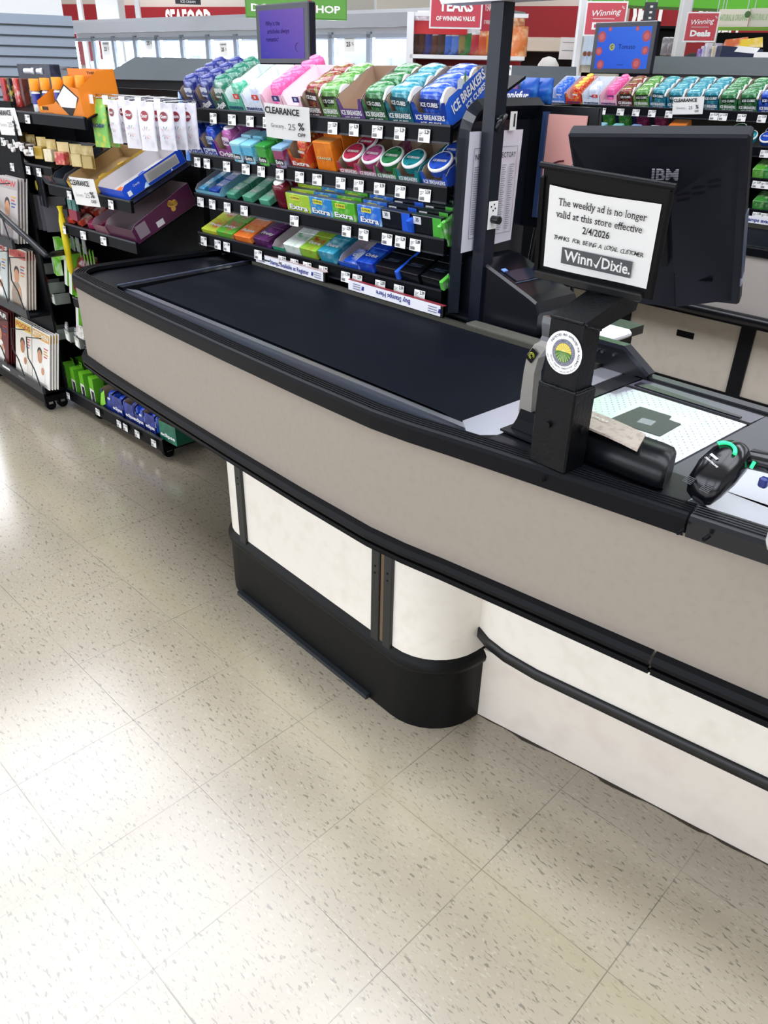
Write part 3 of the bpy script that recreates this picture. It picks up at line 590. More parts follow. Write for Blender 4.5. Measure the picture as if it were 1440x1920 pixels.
def rack(label,loc,rz,L,levels,depth=.30,endframe=True,zb=.89):
    t=thing('candy_rack',label,'shop shelf rack',loc,rz)
    m=M(); m.lo((-.01,depth+.02,zb),(L+.01,depth+.045,1.40),BLK2); m.build('back_panel',t)
    m=M(); m.lo((-.01,.13,0),(L+.01,depth+.04,.12),BLK2); m.build('base',t)
    m=M(); m.lo((-.01,.092,.12),(L+.01,.102,.95),BLK2); m.build('front_panel',t)
    sh=[]
    for z in levels:
        m=M(); r=math.tan(math.radians(SL))
        m.add([(0,.0,z+.034),(L,.0,z+.034),(L,depth,z+.034+depth*r*.95),(0,depth,z+.034+depth*r*.95),(0,.0,z+.026),(L,.0,z+.026),(L,depth,z+.026+depth*r*.95),(0,depth,z+.026+depth*r*.95)],[(0,1,2,3),(4,5,6,7),(0,4,7,3),(1,5,6,2)],RK)
        m.lo((0,-.012,z),(L,0,z+.042),RK); m.lo((0,-.014,z+.039),(L,-.006,z+.044),mat('#1c1f27',.3)); m.lo((0,-.014,z-.002),(L,-.006,z+.003),mat('#1c1f27',.3))
        sh.append(m.build('shelf',t))
    if endframe:
        for x in (L+.035,):
            m=M(); P=[(x,.0,.895),(x,.0,1.33)]+[(x,.065-.065*math.cos(a),1.345+.065*math.sin(a)) for a in [k*PI/12 for k in range(7)]]+[(x,.22,1.412),(x,depth+.02,1.412)]
            m.tube(P,.015,mat('#111722',.25,spec=.6),6,sq=(.045,.03)); m.build('end_frame',t)
        m=M(); m.lo((L+.02,.03,.895),(L+.03,depth+.02,1.385),mat('#0e131e',.3)); m.build('end_panel',t)
    return t,sh
# ---- product prototypes
def bottle(c1,c2,name='gum_bottle',cat='gum bottle',txt=None,tc='#f2f2f2',band=None,w=.052,d=.05,h=.08,capside=False,capc='#f1f1f1',ns=60,key=''):
    t=thing(name,'x',cat)
    m=M(); R=[]; n=20
    pr=((0,.55),(.03,.86),(.10,.98),(.5,1.0),(.8,1.0),(.92,.90),(.985,.66),(1,.3))
    for z,s_ in pr:
        r=[]
        for k in range(n):
            a=2*PI*k/n; ca,sa=math.cos(a),math.sin(a); e=.65
            r.append((math.copysign(abs(ca)**e,ca)*w/2*s_,math.copysign(abs(sa)**e,sa)*d/2*s_,z*h))
        R.append(r)
    m.rings(R,mat(c1,.18,spec=.7,nz=c2,nscale=ns)); m.build('bottle_body',t)
    m=M()
    if capside: m.cyl((w*.40,0,h*.52),(w*.53,0,h*.52),d*.42,mat(capc,.3),seg=18)
    else: m.lathe([(w*.36,h*.93),(w*.37,h*1.02),(w*.33,h*1.04),(.001,h*1.04)],mat(capc,.25),16)
    m.build('cap',t)
    if band or txt:
        m=M(TR(0,-d/2-.0006,h*.50)@FRONT); 
        if band: m.rect(w*.78,h*.34,mat(band,.3),TR(0,h*.04,0),.004)
        if txt: m.text(txt,h*.2,mat(tc,.4),TR(0,0,.0006),bold=.03,w=w*.72)
        m.build('front_label',t)
    return t
def tin(c,rim='#f2f2f2',r=.036,h=.026,txt='ICE BREAKERS'):
    t=thing('mint_tin','x','mint tin'); m=M(); m.lathe([(r*.96,0),(r,.003),(r,h-.006)],mat(c,.25,nz='#ffffff' if False else None),24); m.build('tin_body',t)
    m=M(); m.lathe([(r*1.03,h-.006),(r*1.03,h),(r*.9,h+.001)],mat(rim,.3),24,caps=False); m.disc(r*.92,mat(c,.2,nz='#20242c',nscale=50),TR(0,0,h+.0006),24); m.text(txt,.011,WHT,TR(0,0,h+.0014),bold=.02,w=r*1.3); m.build('lid',t); return t
def cubeb(c1,c2,lid,txt='Extra'):
    t=thing('gum_bottle','x','gum bottle'); m=M(); w,d,h=.05,.05,.056
    m.rings([[(x*s_,y*s_,z) for x,y in ((-.022,-.025),(.022,-.025),(.025,-.022),(.025,.022),(.022,.025),(-.022,.025),(-.025,.022),(-.025,-.022))] for z,s_ in ((0,.9),(.004,1),(.052,1),(h,.96))],mat(c1,.25,nz=c2,nscale=30),smooth=False); m.build('bottle_body',t)
    m=M(); m.rings([[(x*s_,y*s_,z) for x,y in ((-.022,-.025),(.022,-.025),(.025,-.022),(.025,.022),(.022,.025),(-.022,.025),(-.025,.022),(-.025,-.022))] for z,s_ in ((h,1.06),(h+.007,1.06),(h+.010,.96))],mat(lid,.3),smooth=False); m.build('cap',t)
    m=M(TR(0,-.0262,.02)@FRONT); m.rect(.042,.018,mat('#1a1d24',.4),I4,.002); m.text(txt,.017,WHT,TR(0,0,.0006),bold=.03,w=.036); m.build('front_label',t); return t
def pack(c1,c2,txt,tc,w=.066,d=.022,h=.06,flash=None,name='gum_pack',top='#8f9ba4',fs=.022,ty=.3):
    t=thing(name,'x','gum pack'); m=M(); m.lo((-w/2,0,0),(w/2,d,h),mat(c1,.25,nz=c2,nscale=35),.0015); m.lo((-w/2+.001,.0015,h),(w/2-.001,d-.0015,h+.0006),mat(top,.15,.3)); m.build('pack_box',t)
    m=M(TR(0,-.0004,0)@FRONT); 
    if txt=='35': m.rect(w*.26,h*.36,mat('#e4e4e8',.4),TR(-w*.3,h*.74,.0004)); m.text(txt,.014,INK,TR(-w*.3,h*.76,.0008),bold=.03); m.lo((w*.22,.0,.0),(w*.5,h,.0006),mat('#2a5fd8' if c2=='#161c2e' else '#4fae3f',.25))
    elif txt: m.text(txt,fs,mat(tc,.4),TR(0,h*ty,.0008),bold=.03,w=w*.78); m.text(txt,fs,mat('#1b2540',.4),TR(.0008,h*ty-.001,.0003),bold=.055,w=w*.82)
    if flash: m.rect(w*.42,h*.22,mat('#e9e24a',.4),TR(-w*.1,h*.78,.0004)); m.text(flash,.008,INK,TR(-w*.1,h*.78,.001),bold=.03,w=w*.36)
    m.build('front_print',t); return t
def flatpack(c1,c2,txt,tc='#f0f0f0',w=.062,d=.075,h=.014,name='gum_box',cat='gum pack'):
    t=thing(name,'x',cat); m=M(); m.lo((-w/2,0,0),(w/2,d,h),mat(c1,.28,nz=c2,nscale=28),.0015); m.build('pack_box',t)
    m=M(TR(0,d*.5,h+.0006)); m.text(txt,.020,mat(tc,.4),TR(0,0,.0003),bold=.03,w=w*.72,shear=.1); m.text(txt,.0,mat(tc,.4),I4) if False else None; m.build('top_print',t); return t
def tray(label,w,c1,txt,tc='#f4f4f4',c2=None,inner='#a08a74',d=.17,hf=.056,hb=.080,txt2=None,empty=False,sidec=None,fs=.018,name='display_box',txtbg=None,badge=None,cut=True,tr=0):
    t=thing(name,label,'display box')
    f=mat(c1,.32,nz=c2,nscale=26) if c2 else mat(c1,.32); sd=mat(sidec,.32) if sidec else f; inn=mat(inner,.7)
    w2=w/2-.001; m=M(); T_=.0012
    side=[(0,0),(0,hf),(.02,hf+.012),(d*.9,hb),(d,hb),(d,0)]
    m.lo((-w2,0,0),(w2,d,.0015),inn)
    for sx in (-1,1):
        x=sx*w2; vs=[(x,a,b) for a,b in side]; m.add(vs,[tuple(range(6))],sd); vs=[(x-sx*T_,a,b-.0005) for a,b in side]; m.add(vs,[tuple(range(6))],inn)
        m.add([(x,a,b) for a,b in side[1:5]]+[(x-sx*T_,a,b) for a,b in side[1:5]],[(i,i+1,i+5,i+4) for i in range(3)],inn)
    m.lo((-w2,d-.0015,0),(w2,d,hb),inn)
    if cut: P=[(-w2,0),(w2,0),(w2,hf+.008),(w2*.8,hf+.006),(w2*.62,hf*.62),(-w2*.62,hf*.62),(-w2*.8,hf+.006),(-w2,hf+.008)]
    else: P=[(-w2,0),(w2,0),(w2,hf),(-w2,hf)]
    m.add([(a,0,b) for a,b in P],[tuple(range(len(P)))],f); m.add([(a,T_,b) for a,b in P],[tuple(range(len(P)))],inn)
    m.build('tray',t)
    m=M(TR(0,-.0008,0)@FRONT)
    if txtbg: m.rect(w*.9,hf*.5,mat(txtbg,.4),TR(0,hf*.32,0),.003)
    if txt: m.text(txt,fs,mat(tc,.4),TR(0,hf*(.42 if txt2 else .32),.0005)@RZ(tr),bold=.03,w=w*.84)
    if txt2: m.text(txt2,fs*.7,mat(tc,.4),TR(0,hf*.14,.0005),bold=.02,w=w*.6)
    if badge: m.rect(w*.32,hf*.3,mat(badge[1],.4),TR(w*.25,hf*.95,.0006)); m.text(badge[0],.011,WHT,TR(w*.25,hf*.95,.001),bold=.03)
    if txt or badge: m.build('printed_front',t)
    return t
def fill(key,fn,RT,x,z,w,rows,cols,label,group,dy=.05,y0=.028,zoff=.002,jit=3,tilt=0,extra=None):
    # RT: rack transform, x centre, z lip level
    k=0
    for r in range(rows):
        for c in range(cols):
            xx=x+(c-(cols-1)/2)*w; T=RT@TR(xx,.0,z+BZ)@RX(SL)@TR(0,y0+r*dy,zoff)@RZ(random.uniform(-jit,jit))@RX(tilt+random.uniform(-jit,jit)*.6)
            if extra: T=T@extra
            rw='front' if r==0 else 'back' if r==rows-1 and rows>1 else ORD[r]
            lab=label.replace('#',rw+' row'); 
            if cols>1: lab=lab.replace('@',('left','right')[c] if cols==2 else ('left','middle','right')[c] if cols==3 else ORD[c]+' from left')
            put(key,fn,T,lab,group); k+=1
# ---- near rack
RLOC=(-1.82,.335,0); RRZ=3.5; RT1=TR(*RLOC)@RZ(RRZ)
LV=[1.330,1.182,1.046,.906]
near,NS=rack('black candy and gum rack behind the belt of the nearest checkout',RLOC,RRZ,1.235,LV)
def lx(px,z,y=-.01,RT=RT1,pl=RLOC,rz=RRZ):
    zs=z+.042
    # intersect the rack front plane
    best=None; r=Vector(pl)+Vector((0,0,0)); P=onl(px,lx.py,(pl[0],pl[1]),rz)
    return P
def xr(px,lev):   # local x on the near rack for image column px at shelf level
    z=LV[lev]+.02; lo,hi=-.3,1.6
    for _ in range(40):
        mid=(lo+hi)/2; W=RT1@Vector((mid,-.01,z)); v=W-CAM; u=720+FPX*v.dot(RIGHT)/v.dot(FWD)
        if u<px: lo=mid
        else: hi=mid
    return lo
for lev,L in enumerate(([(357,'5.99'),(403,'5.99'),(438,'5.49'),(472,'5.49'),(504,'5.49'),(627,'5.29'),(667,'5.29'),(711,'5.29'),(753,'5.29'),(799,'5.29')],
  [(373,'4.99'),(391,'5.99'),(428,'5.99'),(464,'5.99'),(493,'5.99'),(528,'5.99'),(565,'4.99'),(598,'4.99'),(642,'3.59'),(676,'3.59'),(715,'3.59'),(754,'3.59'),(800,'3.59')],
  [(379,'2.79'),(401,'2.79'),(429,'2.79'),(461,'2.79'),(555,'5.29'),(653,'5.29'),(685,'5.29'),(729,'5.29'),(754,'5.29'),(782,'5.89')],
  [(385,'1.99'),(411,'1.99'),(428,'1.99'),(487,'1.99'),(532,'1.99'),(555,'1.99'),(579,'1.99'),(609,'1.99'),(651,'1.99'),(673,'2.79'),(716,'2.59'),(751,'2.59'),(790,'2.59')])):
    for px,p in L: ptag(NS[lev],xr(px,lev),-.017,LV[lev]+.014,p)
near_on='of the near rack'
def T0(RT,x,z): return RT@TR(x,-.0,z+BZ)@RX(SL)
def boxat(RT,x,z,obj): 
    l,q,_=T0(RT,x,z).decompose(); obj.location=l; obj.rotation_euler=q.to_euler(); return obj
IBT='ICE BREAKERS'
KB_=dict(
 ebl=(('#1b2470','#97a0d4'),dict(band='#cfd3e0',txt='eclipse',tc='#1b2a78',capc='#1f2f86',w=.058,d=.06,h=.088,ns=45)),
 egr=(('#1f7a62','#dcebe6'),dict(band='#cfd8d6',txt='eclipse',tc='#14503f',capc='#1f7a62',w=.058,d=.06,h=.088,ns=45)),
 mgr=(('#3fae86','#c9ece0'),dict(txt='mentos',tc='#223a8a',w=.05,h=.078,capc='#e4f0f6')),
 mwh=(('#dfe8f6','#9db9ea'),dict(txt='mentos',tc='#223a8a',w=.05,h=.078,capc='#eef2fa')),
 mpk=(('#ea5aa0','#f59ac4'),dict(txt='mentos',tc='#2a2f78',w=.05,h=.078,capc='#f07ab0')),
 mbl=(('#2f6fe0','#bcd3fa'),dict(txt='mentos',tc='#f4f4f4',w=.05,h=.078,capc='#2f6fe0')),
 mfr=(('#d8342a','#f0d060'),dict(txt='mentos',tc='#f4f4f4',w=.05,h=.078,capc='#e8d24a',ns=90)),
 igr=(('#4a8f38','#b0cc92'),dict(band='#26352a',txt='ICE CUBES',capside=True,w=.080,d=.072,h=.072,ns=80)),
 idg=(('#2a743f','#98c8a2'),dict(band='#20402c',txt='ICE CUBES',capside=True,w=.082,d=.072,h=.072,ns=80)),
 itl=(('#2a8a9c','#8fccd8'),dict(band='#1a4a58',txt='ICE CUBES',capside=True,w=.082,d=.072,h=.072,ns=80)),
 ibl=(('#2050c0','#88a8f0'),dict(band='#16286a',txt='ICE CUBES',capside=True,w=.088,d=.072,h=.072,ns=80)),
 ird=(('#8a2a34','#8fae5c'),dict(band='#30201f',txt='ICE CUBES',capside=True,w=.076,d=.072,h=.072,ns=80)),
 obl=(('#1d3fb4','#2f6fe0'),dict(band='#cfe0fa',txt='Orbit',tc='#16307c',capc='#2350c8',w=.056,d=.055,h=.082,ns=40)),
 opu=(('#a8509a','#c478b8'),dict(band='#e8d4e6',txt='Orbit',tc='#5a2560',capc='#f0e8ee',w=.056,d=.055,h=.082,ns=40)))
def BF(k):
    a,b=KB_[k]; return (k,lambda a=a,b=b: bottle(*a,**b))
GB1='gum bottles in display boxes on the near rack'
# (px0,px1,colour,colour2,text,text2,kind,rows,cols,label word, options)
TOP=[(345,373,'#141b4a','#1f2f86','eclipse',None,'ebl',4,1,'dark blue',dict(fs=.03,tr=22)),
 (374,401,'#141b4a','#1f2f86','eclipse',None,'ebl',4,1,'navy blue second',dict(fs=.03,tr=22,sidec='#232f8e')),
 (402,427,'#15413a','#1d8a66','eclipse',None,'egr',4,1,'dark green',dict(fs=.03,tr=22,sidec='#1c8a6a')),
 (428,459,'#4fae90','#7fc8b0','mentos',None,'mgr',1,1,'mint green and white',dict(tc='#20306e',inner='#e9eef0',badge=('50','#d63a3a'))),
 (460,495,'#dfe6f2','#c4d4ee','mentos',None,'mwh',1,1,'white and pale blue',dict(tc='#20306e',inner='#eceff4',badge=('50','#d63a3a'))),
 (496,534,'#f0b8cc','#e89ab8','mentos',None,'mpk',5,1,'rose pink',dict(tc='#20306e',inner='#f4dfe6',badge=('50','#2a2f78'))),
 (535,570,'#f4cfdc','#f0c0d0','mentos',None,'mpk',0,1,'pale pink nearly empty',dict(tc='#20306e',inner='#f6dce4',badge=('50','#2a2f78'))),
 (571,604,'#5a3034','#3f6a34',IBT,'ICE CUBES','ird',3,1,'maroon and green',{}),
 (605,636,'#4c7a38','#9ab86c',IBT,'ICE CUBES','igr',4,1,'leafy green',{}),
 (637,682,'#5d3f7c','#7c5aa0',IBT,'ICE CUBES','ipu',0,1,'purple nearly empty',dict(inner='#a88d78')),
 (683,725,'#1f4a30','#5c9a68',IBT,'ICE CUBES','idg',4,1,'deep green',{}),
 (726,773,'#145060','#3f9aa8',IBT,'ICE CUBES','itl',4,1,'teal',{}),
 (774,838,'#153a9a','#4f86e6',IBT,'ICE CUBES','ibl',4,1,'bright blue',dict(sidec='#2a62d4'))]
def stock(RT,z,items,xf,where,grp,d=.172,lo_scale=1):
    for (p0,p1,c1,c2,tx,tx2,kind,rows,cols,word,op) in items:
        x0,x1=xf(p0),xf(p1); w=x1-x0; xc=(x0+x1)/2; op=dict(op)
        y0=op.pop('y0',.040); dy=op.pop('dy',.044)
        o=tray('%s %sdisplay box %s'%(word,'cardboard ' if len(word.split())<3 else '',where),w,c1,tx,c2=c2,txt2=tx2,d=d,**op); boxat(RT,xc,z,o)
        if rows:
            k,f=BF(kind); big=kind[0]=='i'; fill(k,f,RT,xc-(.006 if big else 0),z,w*.5,min(rows,3) if big else rows,cols,'# gum bottle in the %s box on %s'%(word,where.replace('on ','',1).replace(' of the near rack','')),grp,dy=.056 if big else dy,y0=y0+(.008 if big else 0),zoff=.012 if big else .006,jit=12 if big else 7,tilt=-4)
stock(RT1,LV[0],TOP,lambda p:xr(p,0),'on the top shelf '+near_on,GB1)
# purple label + printed panel on the right side of the last box
m=M(RT1@TR(xr(838,0)+.001,0,LV[0]+BZ)@RX(SL)@RZ(90)@RX(90)); m.text('ICE BREAKERS',.034,WHT,TR(.095,.05,.001)@RZ(12),bold=.03,w=.15); m.text('ICE CUBES',.02,WHT,TR(.12,.028,.001)@RZ(12),bold=.03,w=.09)
m.add([(.055,.075,.001),(.07,.068,.001),(.085,.08,.001),(.075,.095,.001),(.06,.092,.001)],[(0,1,2,3,4)],mat('#dfe9f6',.3)); m.add([(.085,.07,.0012),(.095,.085,.0012),(.10,.105,.0012),(.088,.09,.0012)],[(0,1,2,3)],mat('#4f9a3c',.4))
P=[o for o in bpy.data.objects if o.get('label','').startswith('bright blue cardboard')][0]
o=m.build('side_print',P); o.matrix_parent_inverse=(Matrix.LocRotScale(P.location,P.rotation_euler,None)).inverted()
# shelf 2
SEC=[(352,382,'#1a2f9e','#2350c8','Orbit',None,'obl',3,1,'royal blue',dict(fs=.024,txtbg='#e6ecf8',tc='#1a2f9e',hb=.085)),
 (383,409,'#1a2f9e','#2350c8','Orbit',None,'obl',3,1,'royal blue second',dict(fs=.024,txtbg='#e6ecf8',tc='#1a2f9e',hb=.085)),
 (410,441,'#8f3f84','#a85a9c','Orbit',None,'opu',3,1,'magenta purple',dict(fs=.024,sidec='#a0529a',hb=.10)),
 (546,582,'#c23a22','#dfa02a','Extra',None,'mfr',3,1,'red and yellow',dict(hb=.09)),]
stock(RT1,LV[1],SEC,lambda p:xr(p,1),'on the second shelf '+near_on,GB1)
def one(kind,args,px0,lev,label,rows=1,dy=.056,y0=.008,grp=None,kw={},rz=0,zo=.0,fn=None,tilt=-6):
    key=(kind,)+tuple(map(str,args))+tuple(map(str,kw.items()))
    f=lambda: {'cube':cubeb,'tin':tin,'pack':pack,'flat':flatpack}[kind](*args,**kw)
    fill(key,f,RT1,xr(px0,lev),LV[lev],0,rows,1,label,grp,dy=dy,y0=y0,zoff=zo,jit=2,tilt=tilt,extra=RZ(rz) if rz else None)
g2='gum bottles standing on the second shelf of the near rack'
one('cube',('#6fc0dc','#e4f2f8','#9fd4e6'),452,1,'pale blue square gum bottle, # on the second shelf beside the purple box',2,grp=g2)
one('cube',('#58b4d8','#d4ecf6','#7fc4dc'),474,1,'sky blue square gum bottle, # on the second shelf beside the green one',2,grp=g2)
one('cube',('#3aa03a','#7fd070','#2f8f3a'),500,1,'vivid green square gum bottle, # on the second shelf',2,grp=g2)
one('cube',('#9a3f6a','#9fc8e6','#8fb8d8'),531,1,'blue and berry square gum bottle, # on the second shelf',2,grp=g2)
one('pack',('#e0761c','#f0922c','ORANGE','#f6d8a0'),606,1,'bright orange carton, # of the second shelf beside the mint tins',3,dy=.05,grp='orange cartons on the second shelf of the near rack',kw=dict(w=.082,d=.046,h=.085,top='#f09a3a',fs=.011,ty=.45))
for px,c,wd in ((652,'#b0304a','red'),(688,'#a84a78','berry pink'),(723,'#2f7a4a','green'),(763,'#1f7f86','teal'),(812,'#2a4fb8','blue')):
    one('tin',(c,),px,1,wd+' mint tin with white rim, # of the near rack second shelf',2 if px in(652,812) else 1,grp='round mint tins on the near rack',y0=.045,dy=.06,zo=.030,tilt=14)
    a=18 if px<700 else 20 if px<800 else 24
    o=tray(wd+' low box under the mint tins on the near rack second shelf',xr(px+a,1)-xr(px-a,1),c,IBT,c2='#dfe6ee' if px<700 else None,txt2='MINTS',d=.16,hf=.034,hb=.05,fs=.014); boxat(RT1,xr(px,1),LV[1],o)
# shelf 3
g3='gum packs on the third shelf of the near rack'
o=tray('open pale tray with blue front, left end of the near rack third shelf',xr(412,2)-xr(366,2),'#7ab8d0',None,inner='#8a8a90',d=.19,hf=.02,hb=.035,cut=False); boxat(RT1,xr(389,2),LV[2],o)
for px,a,wd in ((378,('#2f8ab8','#a8d4e8','Orbit'),'light blue'),(399,('#1a3f9e','#3f78d8','Orbit'),'royal blue'),(431,('#3f8f74','#8fc8b4','Orbit'),'sea green'),(461,('#4a9a78','#8fc8ac','Orbit'),'pale green'),(493,('#58a888','#a4d4b8','Orbit'),'mint green')):
    one('flat',a,px,2,wd+' gum box lying flat, # at the left of the third shelf',3,dy=.078,y0=.004,zo=.004 if px<415 else .002,grp=g3,kw=dict(w=.052 if px>380 else .035,d=.076,h=.022),tilt=0)
k,f=('rtub',lambda: bottle('#6a1626','#8a2436',name='candy_tub',cat='candy tub',w=.056,d=.052,h=.085,capc='#f4f2f2',ns=30))
fill(k,f,RT1,xr(525,2),LV[2],0,2,1,'dark red tub with white lid, # of the third shelf','red tubs on the third shelf of the near rack',dy=.07,y0=.03,zoff=.0,jit=3)
for px,a,kw,wd in ((557,('#a4c83a','#c4dc5a','Extra','#f4f4f4'),dict(flash='15 STICKS'),'lime green'),(599,('#2f86c8','#9fd0ea','Extra','#f4f4f4'),dict(flash='15 STICKS'),'ice blue'),
   (641,('#58b02f','#a8dc84','Extra','#f4f4f4'),dict(flash='15 STICKS'),'grass green'),(689,('#2f6fd4','#a4ccf4','Extra','#f4f4f4'),dict(flash='15 STICKS'),'cobalt blue'),
   (738,('#10131c','#161c2e','35','#e8e8ea'),dict(top='#4a5878',fs=.016,ty=.78),'black and blue'),(795,('#0f1214','#16201c','35','#e8e8ea'),dict(top='#3f5a50',fs=.016,ty=.78),'black and green')):
    kw=dict(kw); w=(xr(px+22,2)-xr(px-22,2)) if px<720 else (xr(px+28,2)-xr(px-28,2)); kw['w']=w
    if a[2]=='35': kw['h']=.058
    one('pack',a,px,2,wd+' gum multipack, # of the third shelf',6,dy=.030,y0=.002,grp=g3,kw=kw,tilt=-14)
# coloured ends on the black packs
# shelf 4
g4='gum boxes on the bottom shelf of the near rack'
for px,a,wd,rows,h in ((391,('#c0d040','#d84a3a','Fruity'),'yellow and red',2,.018),(420,('#5fae3a','#d83a5a','Juicy'),'green and red',2,.024),(453,('#e8742a','#f0a05a','Bubble'),'orange',2,.024),(489,('#4a1f4a','#8f3fa0','Fruity'),'dark purple',2,.030),
   (546,('#e4ebe4','#7fb88a','Spearmint'),'white and green',2,.034),(577,('#8fbf3a','#b43a3a','Extra'),'apple green',3,.034),(612,('#2f8fa8','#a8dce6','Extra'),'teal',3,.040),
   (656,('#1a4fc0','#dfe8f8','Orbit'),'blue and white',1,.022),(682,('#1a3fb0','#3f78e0','Orbit'),'deep blue',3,.034),(722,('#0d0f14','#131a26','5'),'black with blue end',3,.034),(763,('#0d0f14','#1c1816','5'),'black wide',3,.034),(806,('#0c0e12','#121815','5'),'black with green end',3,.034)):
    w=xr(px+16,3)-xr(px-16,3) if px<700 else xr(px+20,3)-xr(px-20,3)
    one('flat',a,px,3,wd+' gum box lying flat, # of the bottom shelf',rows,dy=.078,y0=.004,zo=.002,grp=g4,kw=dict(w=w*.94,d=.076,h=h,tc='#f0f0f0' if px<700 else '#3a4456'),tilt=0)
o=tray('white-lined tray with green front between purple and white gum boxes on the bottom shelf',xr(532,3)-xr(511,3),'#2f8f6a',None,inner='#b8b0b0',d=.19,hf=.02,hb=.035,cut=False); boxat(RT1,xr(521,3),LV[3],o)
o=tray('white-lined tray with blue front on the bottom shelf of the near rack',xr(668,3)-xr(634,3),'#1a4fc0',None,inner='#b8b0b8',d=.19,hf=.022,hb=.04,cut=False); boxat(RT1,xr(651,3),LV[3],o)
# green and blue sleeve ends
for px,lev,c,wd in ((768,2,'#2a5fd8','blue'),(826,2,'#5fc04a','green'),(745,3,'#2a5fd8','blue'),(828,3,'#5fc04a','green')):
    m=M(); m.box((0,.08,.022),(.014,.17,.05 if lev==2 else .03),mat(c,.25,nz='#e4f0e4' if c[1]=='5' else None,nscale=40),.002); o=tag(m.build('gum_sleeve'),'%s foil gum sleeve ending the black packs on the near rack %s shelf'%(wd,('','','third','bottom')[lev]),'gum pack'); boxat(RT1,xr(px,lev),LV[lev],o)
m=M(); m.lo((-.006,-.012,-.045),(.006,.002,.03),mat('#5fb84a',.25,nz='#dfe8e0',nscale=60),.002); o=tag(m.build('loose_pack'),'green and silver gum pack hanging over the right end of the third shelf','gum pack'); boxat(RT1,xr(829,2)+.006,LV[2]+.03,o)
# clearance sign hooked on the top lip
def clearance(loc,rz,rx,ry,w,h,label,faint=False):
    t=thing('clearance_sign',label,'sign',loc); t.rotation_euler=(TR(0,0,0)@RZ(rz)@RX(rx)@RY(ry)).to_euler()
    m=M(FRONT); vs=[]
    for i in range(5): u=i/4; vs+=[((u-.5)*w,h/2,.0015*math.sin(u*PI)),((u-.5)*w,-h/2,.004*math.sin(u*PI))]
    m.add(vs,[(2*i,2*i+2,2*i+3,2*i+1) for i in range(4)],mat('#eeedea',.45)); m.build('card',t)
    m=M(FRONT@TR(0,0,.0048)); m.text('CLEARANCE',h*.26,INK,TR(-w*.10,h*.31,0),bold=.03,w=w*.76)
    g='#6a6a70' if not faint else '#a8a8ac'
    m.text('Grocery...',h*.17,mat(g,.6),TR(-w*.20,-h*.12,0),w=w*.34); m.text('25',h*.26,mat(g,.6),TR(w*.10,-h*.12,0)); m.text('%',h*.30,INK,TR(w*.31,-h*.08,0),bold=.02); m.text('OFF',h*.15,INK,TR(w*.31,-h*.32,0),bold=.02); m.build('sign_lettering',t)
    return t
clearance((-1.19,.312,1.353),31,14,4,.146,.098,'white clearance sign on the top lip of the near rack, hiding the pink boxes')
# stamp signs along the belt rail
def strip_sign(px0,py0,px1,py1,txt,label,flip=False):
    a=ony(px0,py0,.352); b=ony(px1,py1,.352); L=abs(b.x-a.x); h=.030
    t=thing('stamp_sign',label,'sign',((a.x+b.x)/2,.348,.892+h/2)); m=M(); m.lo((-L/2,0,-h/2),(L/2,.010,h/2),mat('#ecebf0',.3)); m.lo((-L/2,0,h/2),(L/2,.012,h/2+.002),mat('#8a2f3a' if flip else '#b9a0a0',.35)); m.lo((L/2-.01,-.001,-h/2),(L/2,.012,h/2),BLK); m.build('holder',t)
    m=M(TR(0,-.001,0)@FRONT@(RZ(180) if flip else I4)); m.text(txt,.020,mat('#1f2f86',.5),TR(0,-.001,0),bold=.02,w=L*(.56 if len(txt)>18 else .36))
    for s_ in (-1,1): 
        for k in range(3): m.lo((s_*L*.40-.018,.006-k*.007,0),(s_*L*.40+.018,.008-k*.007,.0003),mat('#5a5f8a',.5))
        m.add([(s_*L*.40-.035,-.006,0),(s_*L*.40-.025,-.006,0),(s_*L*.40-.022,.006,0),(s_*L*.40-.033,.006,0)],[(0,1,2,3)],mat('#1f2f86',.5))
    m.build('sign_lettering',t)
strip_sign(482,494,612,531,'Stamps available at Register','white strip sign reading Stamps available at Register on the belt rail')
strip_sign(655,547,832,596,'Buy Stamps Here','upside-down white and red strip sign reading Buy Stamps Here on the belt rail',True)
# ---------------------------------------------------------------- left gondola
GL=(-2.90,.053,0); GRZ=4.0; GT=TR(*GL)@RZ(GRZ)
gon=thing('snack_gondola','tall black wheeled snack and accessory shelf unit at the left, past the checkout end','shop shelf rack',GL,GRZ)
m=M(); m.lo((0,.30,.08),(.985,.33,1.42),BLK2); m.build('back_panel',gon)
m=M(); m.lo((-.012,.04,.06),(0,.33,1.30),BLK2); m.build('upright',gon)
m=M(); m.lo((0,-.01,.045),(.99,.32,.062),RK); m.lo((0,-.014,.045),(.99,-.004,.105),RK); m.lo((0,-.016,.10),(.99,-.006,.106),mat('#23262d',.3)); m.build('base_shelf',gon)
for (x,y) in ((.95,.03),(.95,.28),(.35,.03),(.35,.28)):
    m=M(); m.cyl((x-.012,y,.025),(x+.012,y,.025),.025,BLK2,seg=14); m.lo((x-.016,y-.012,.03),(x+.016,y+.012,.048),STEEL); m.build('caster',gon)
def gshelf(x0,x1,z,d=.28):
    m=M(); r=math.tan(math.radians(SL)); m.add([(x0,0,z+.034),(x1,0,z+.034),(x1,d,z+.034+d*r),(x0,d,z+.034+d*r),(x0,0,z+.028),(x1,0,z+.028),(x1,d,z+.028+d*r),(x0,d,z+.028+d*r)],[(0,1,2,3),(4,5,6,7),(0,4,7,3),(1,5,6,2)],RK)
    m.lo((x0,-.012,z),(x1,0,z+.042),RK); m.lo((x0,-.014,z+.038),(x1,-.006,z+.044),mat('#23262d',.3)); return m.build('shelf',gon)
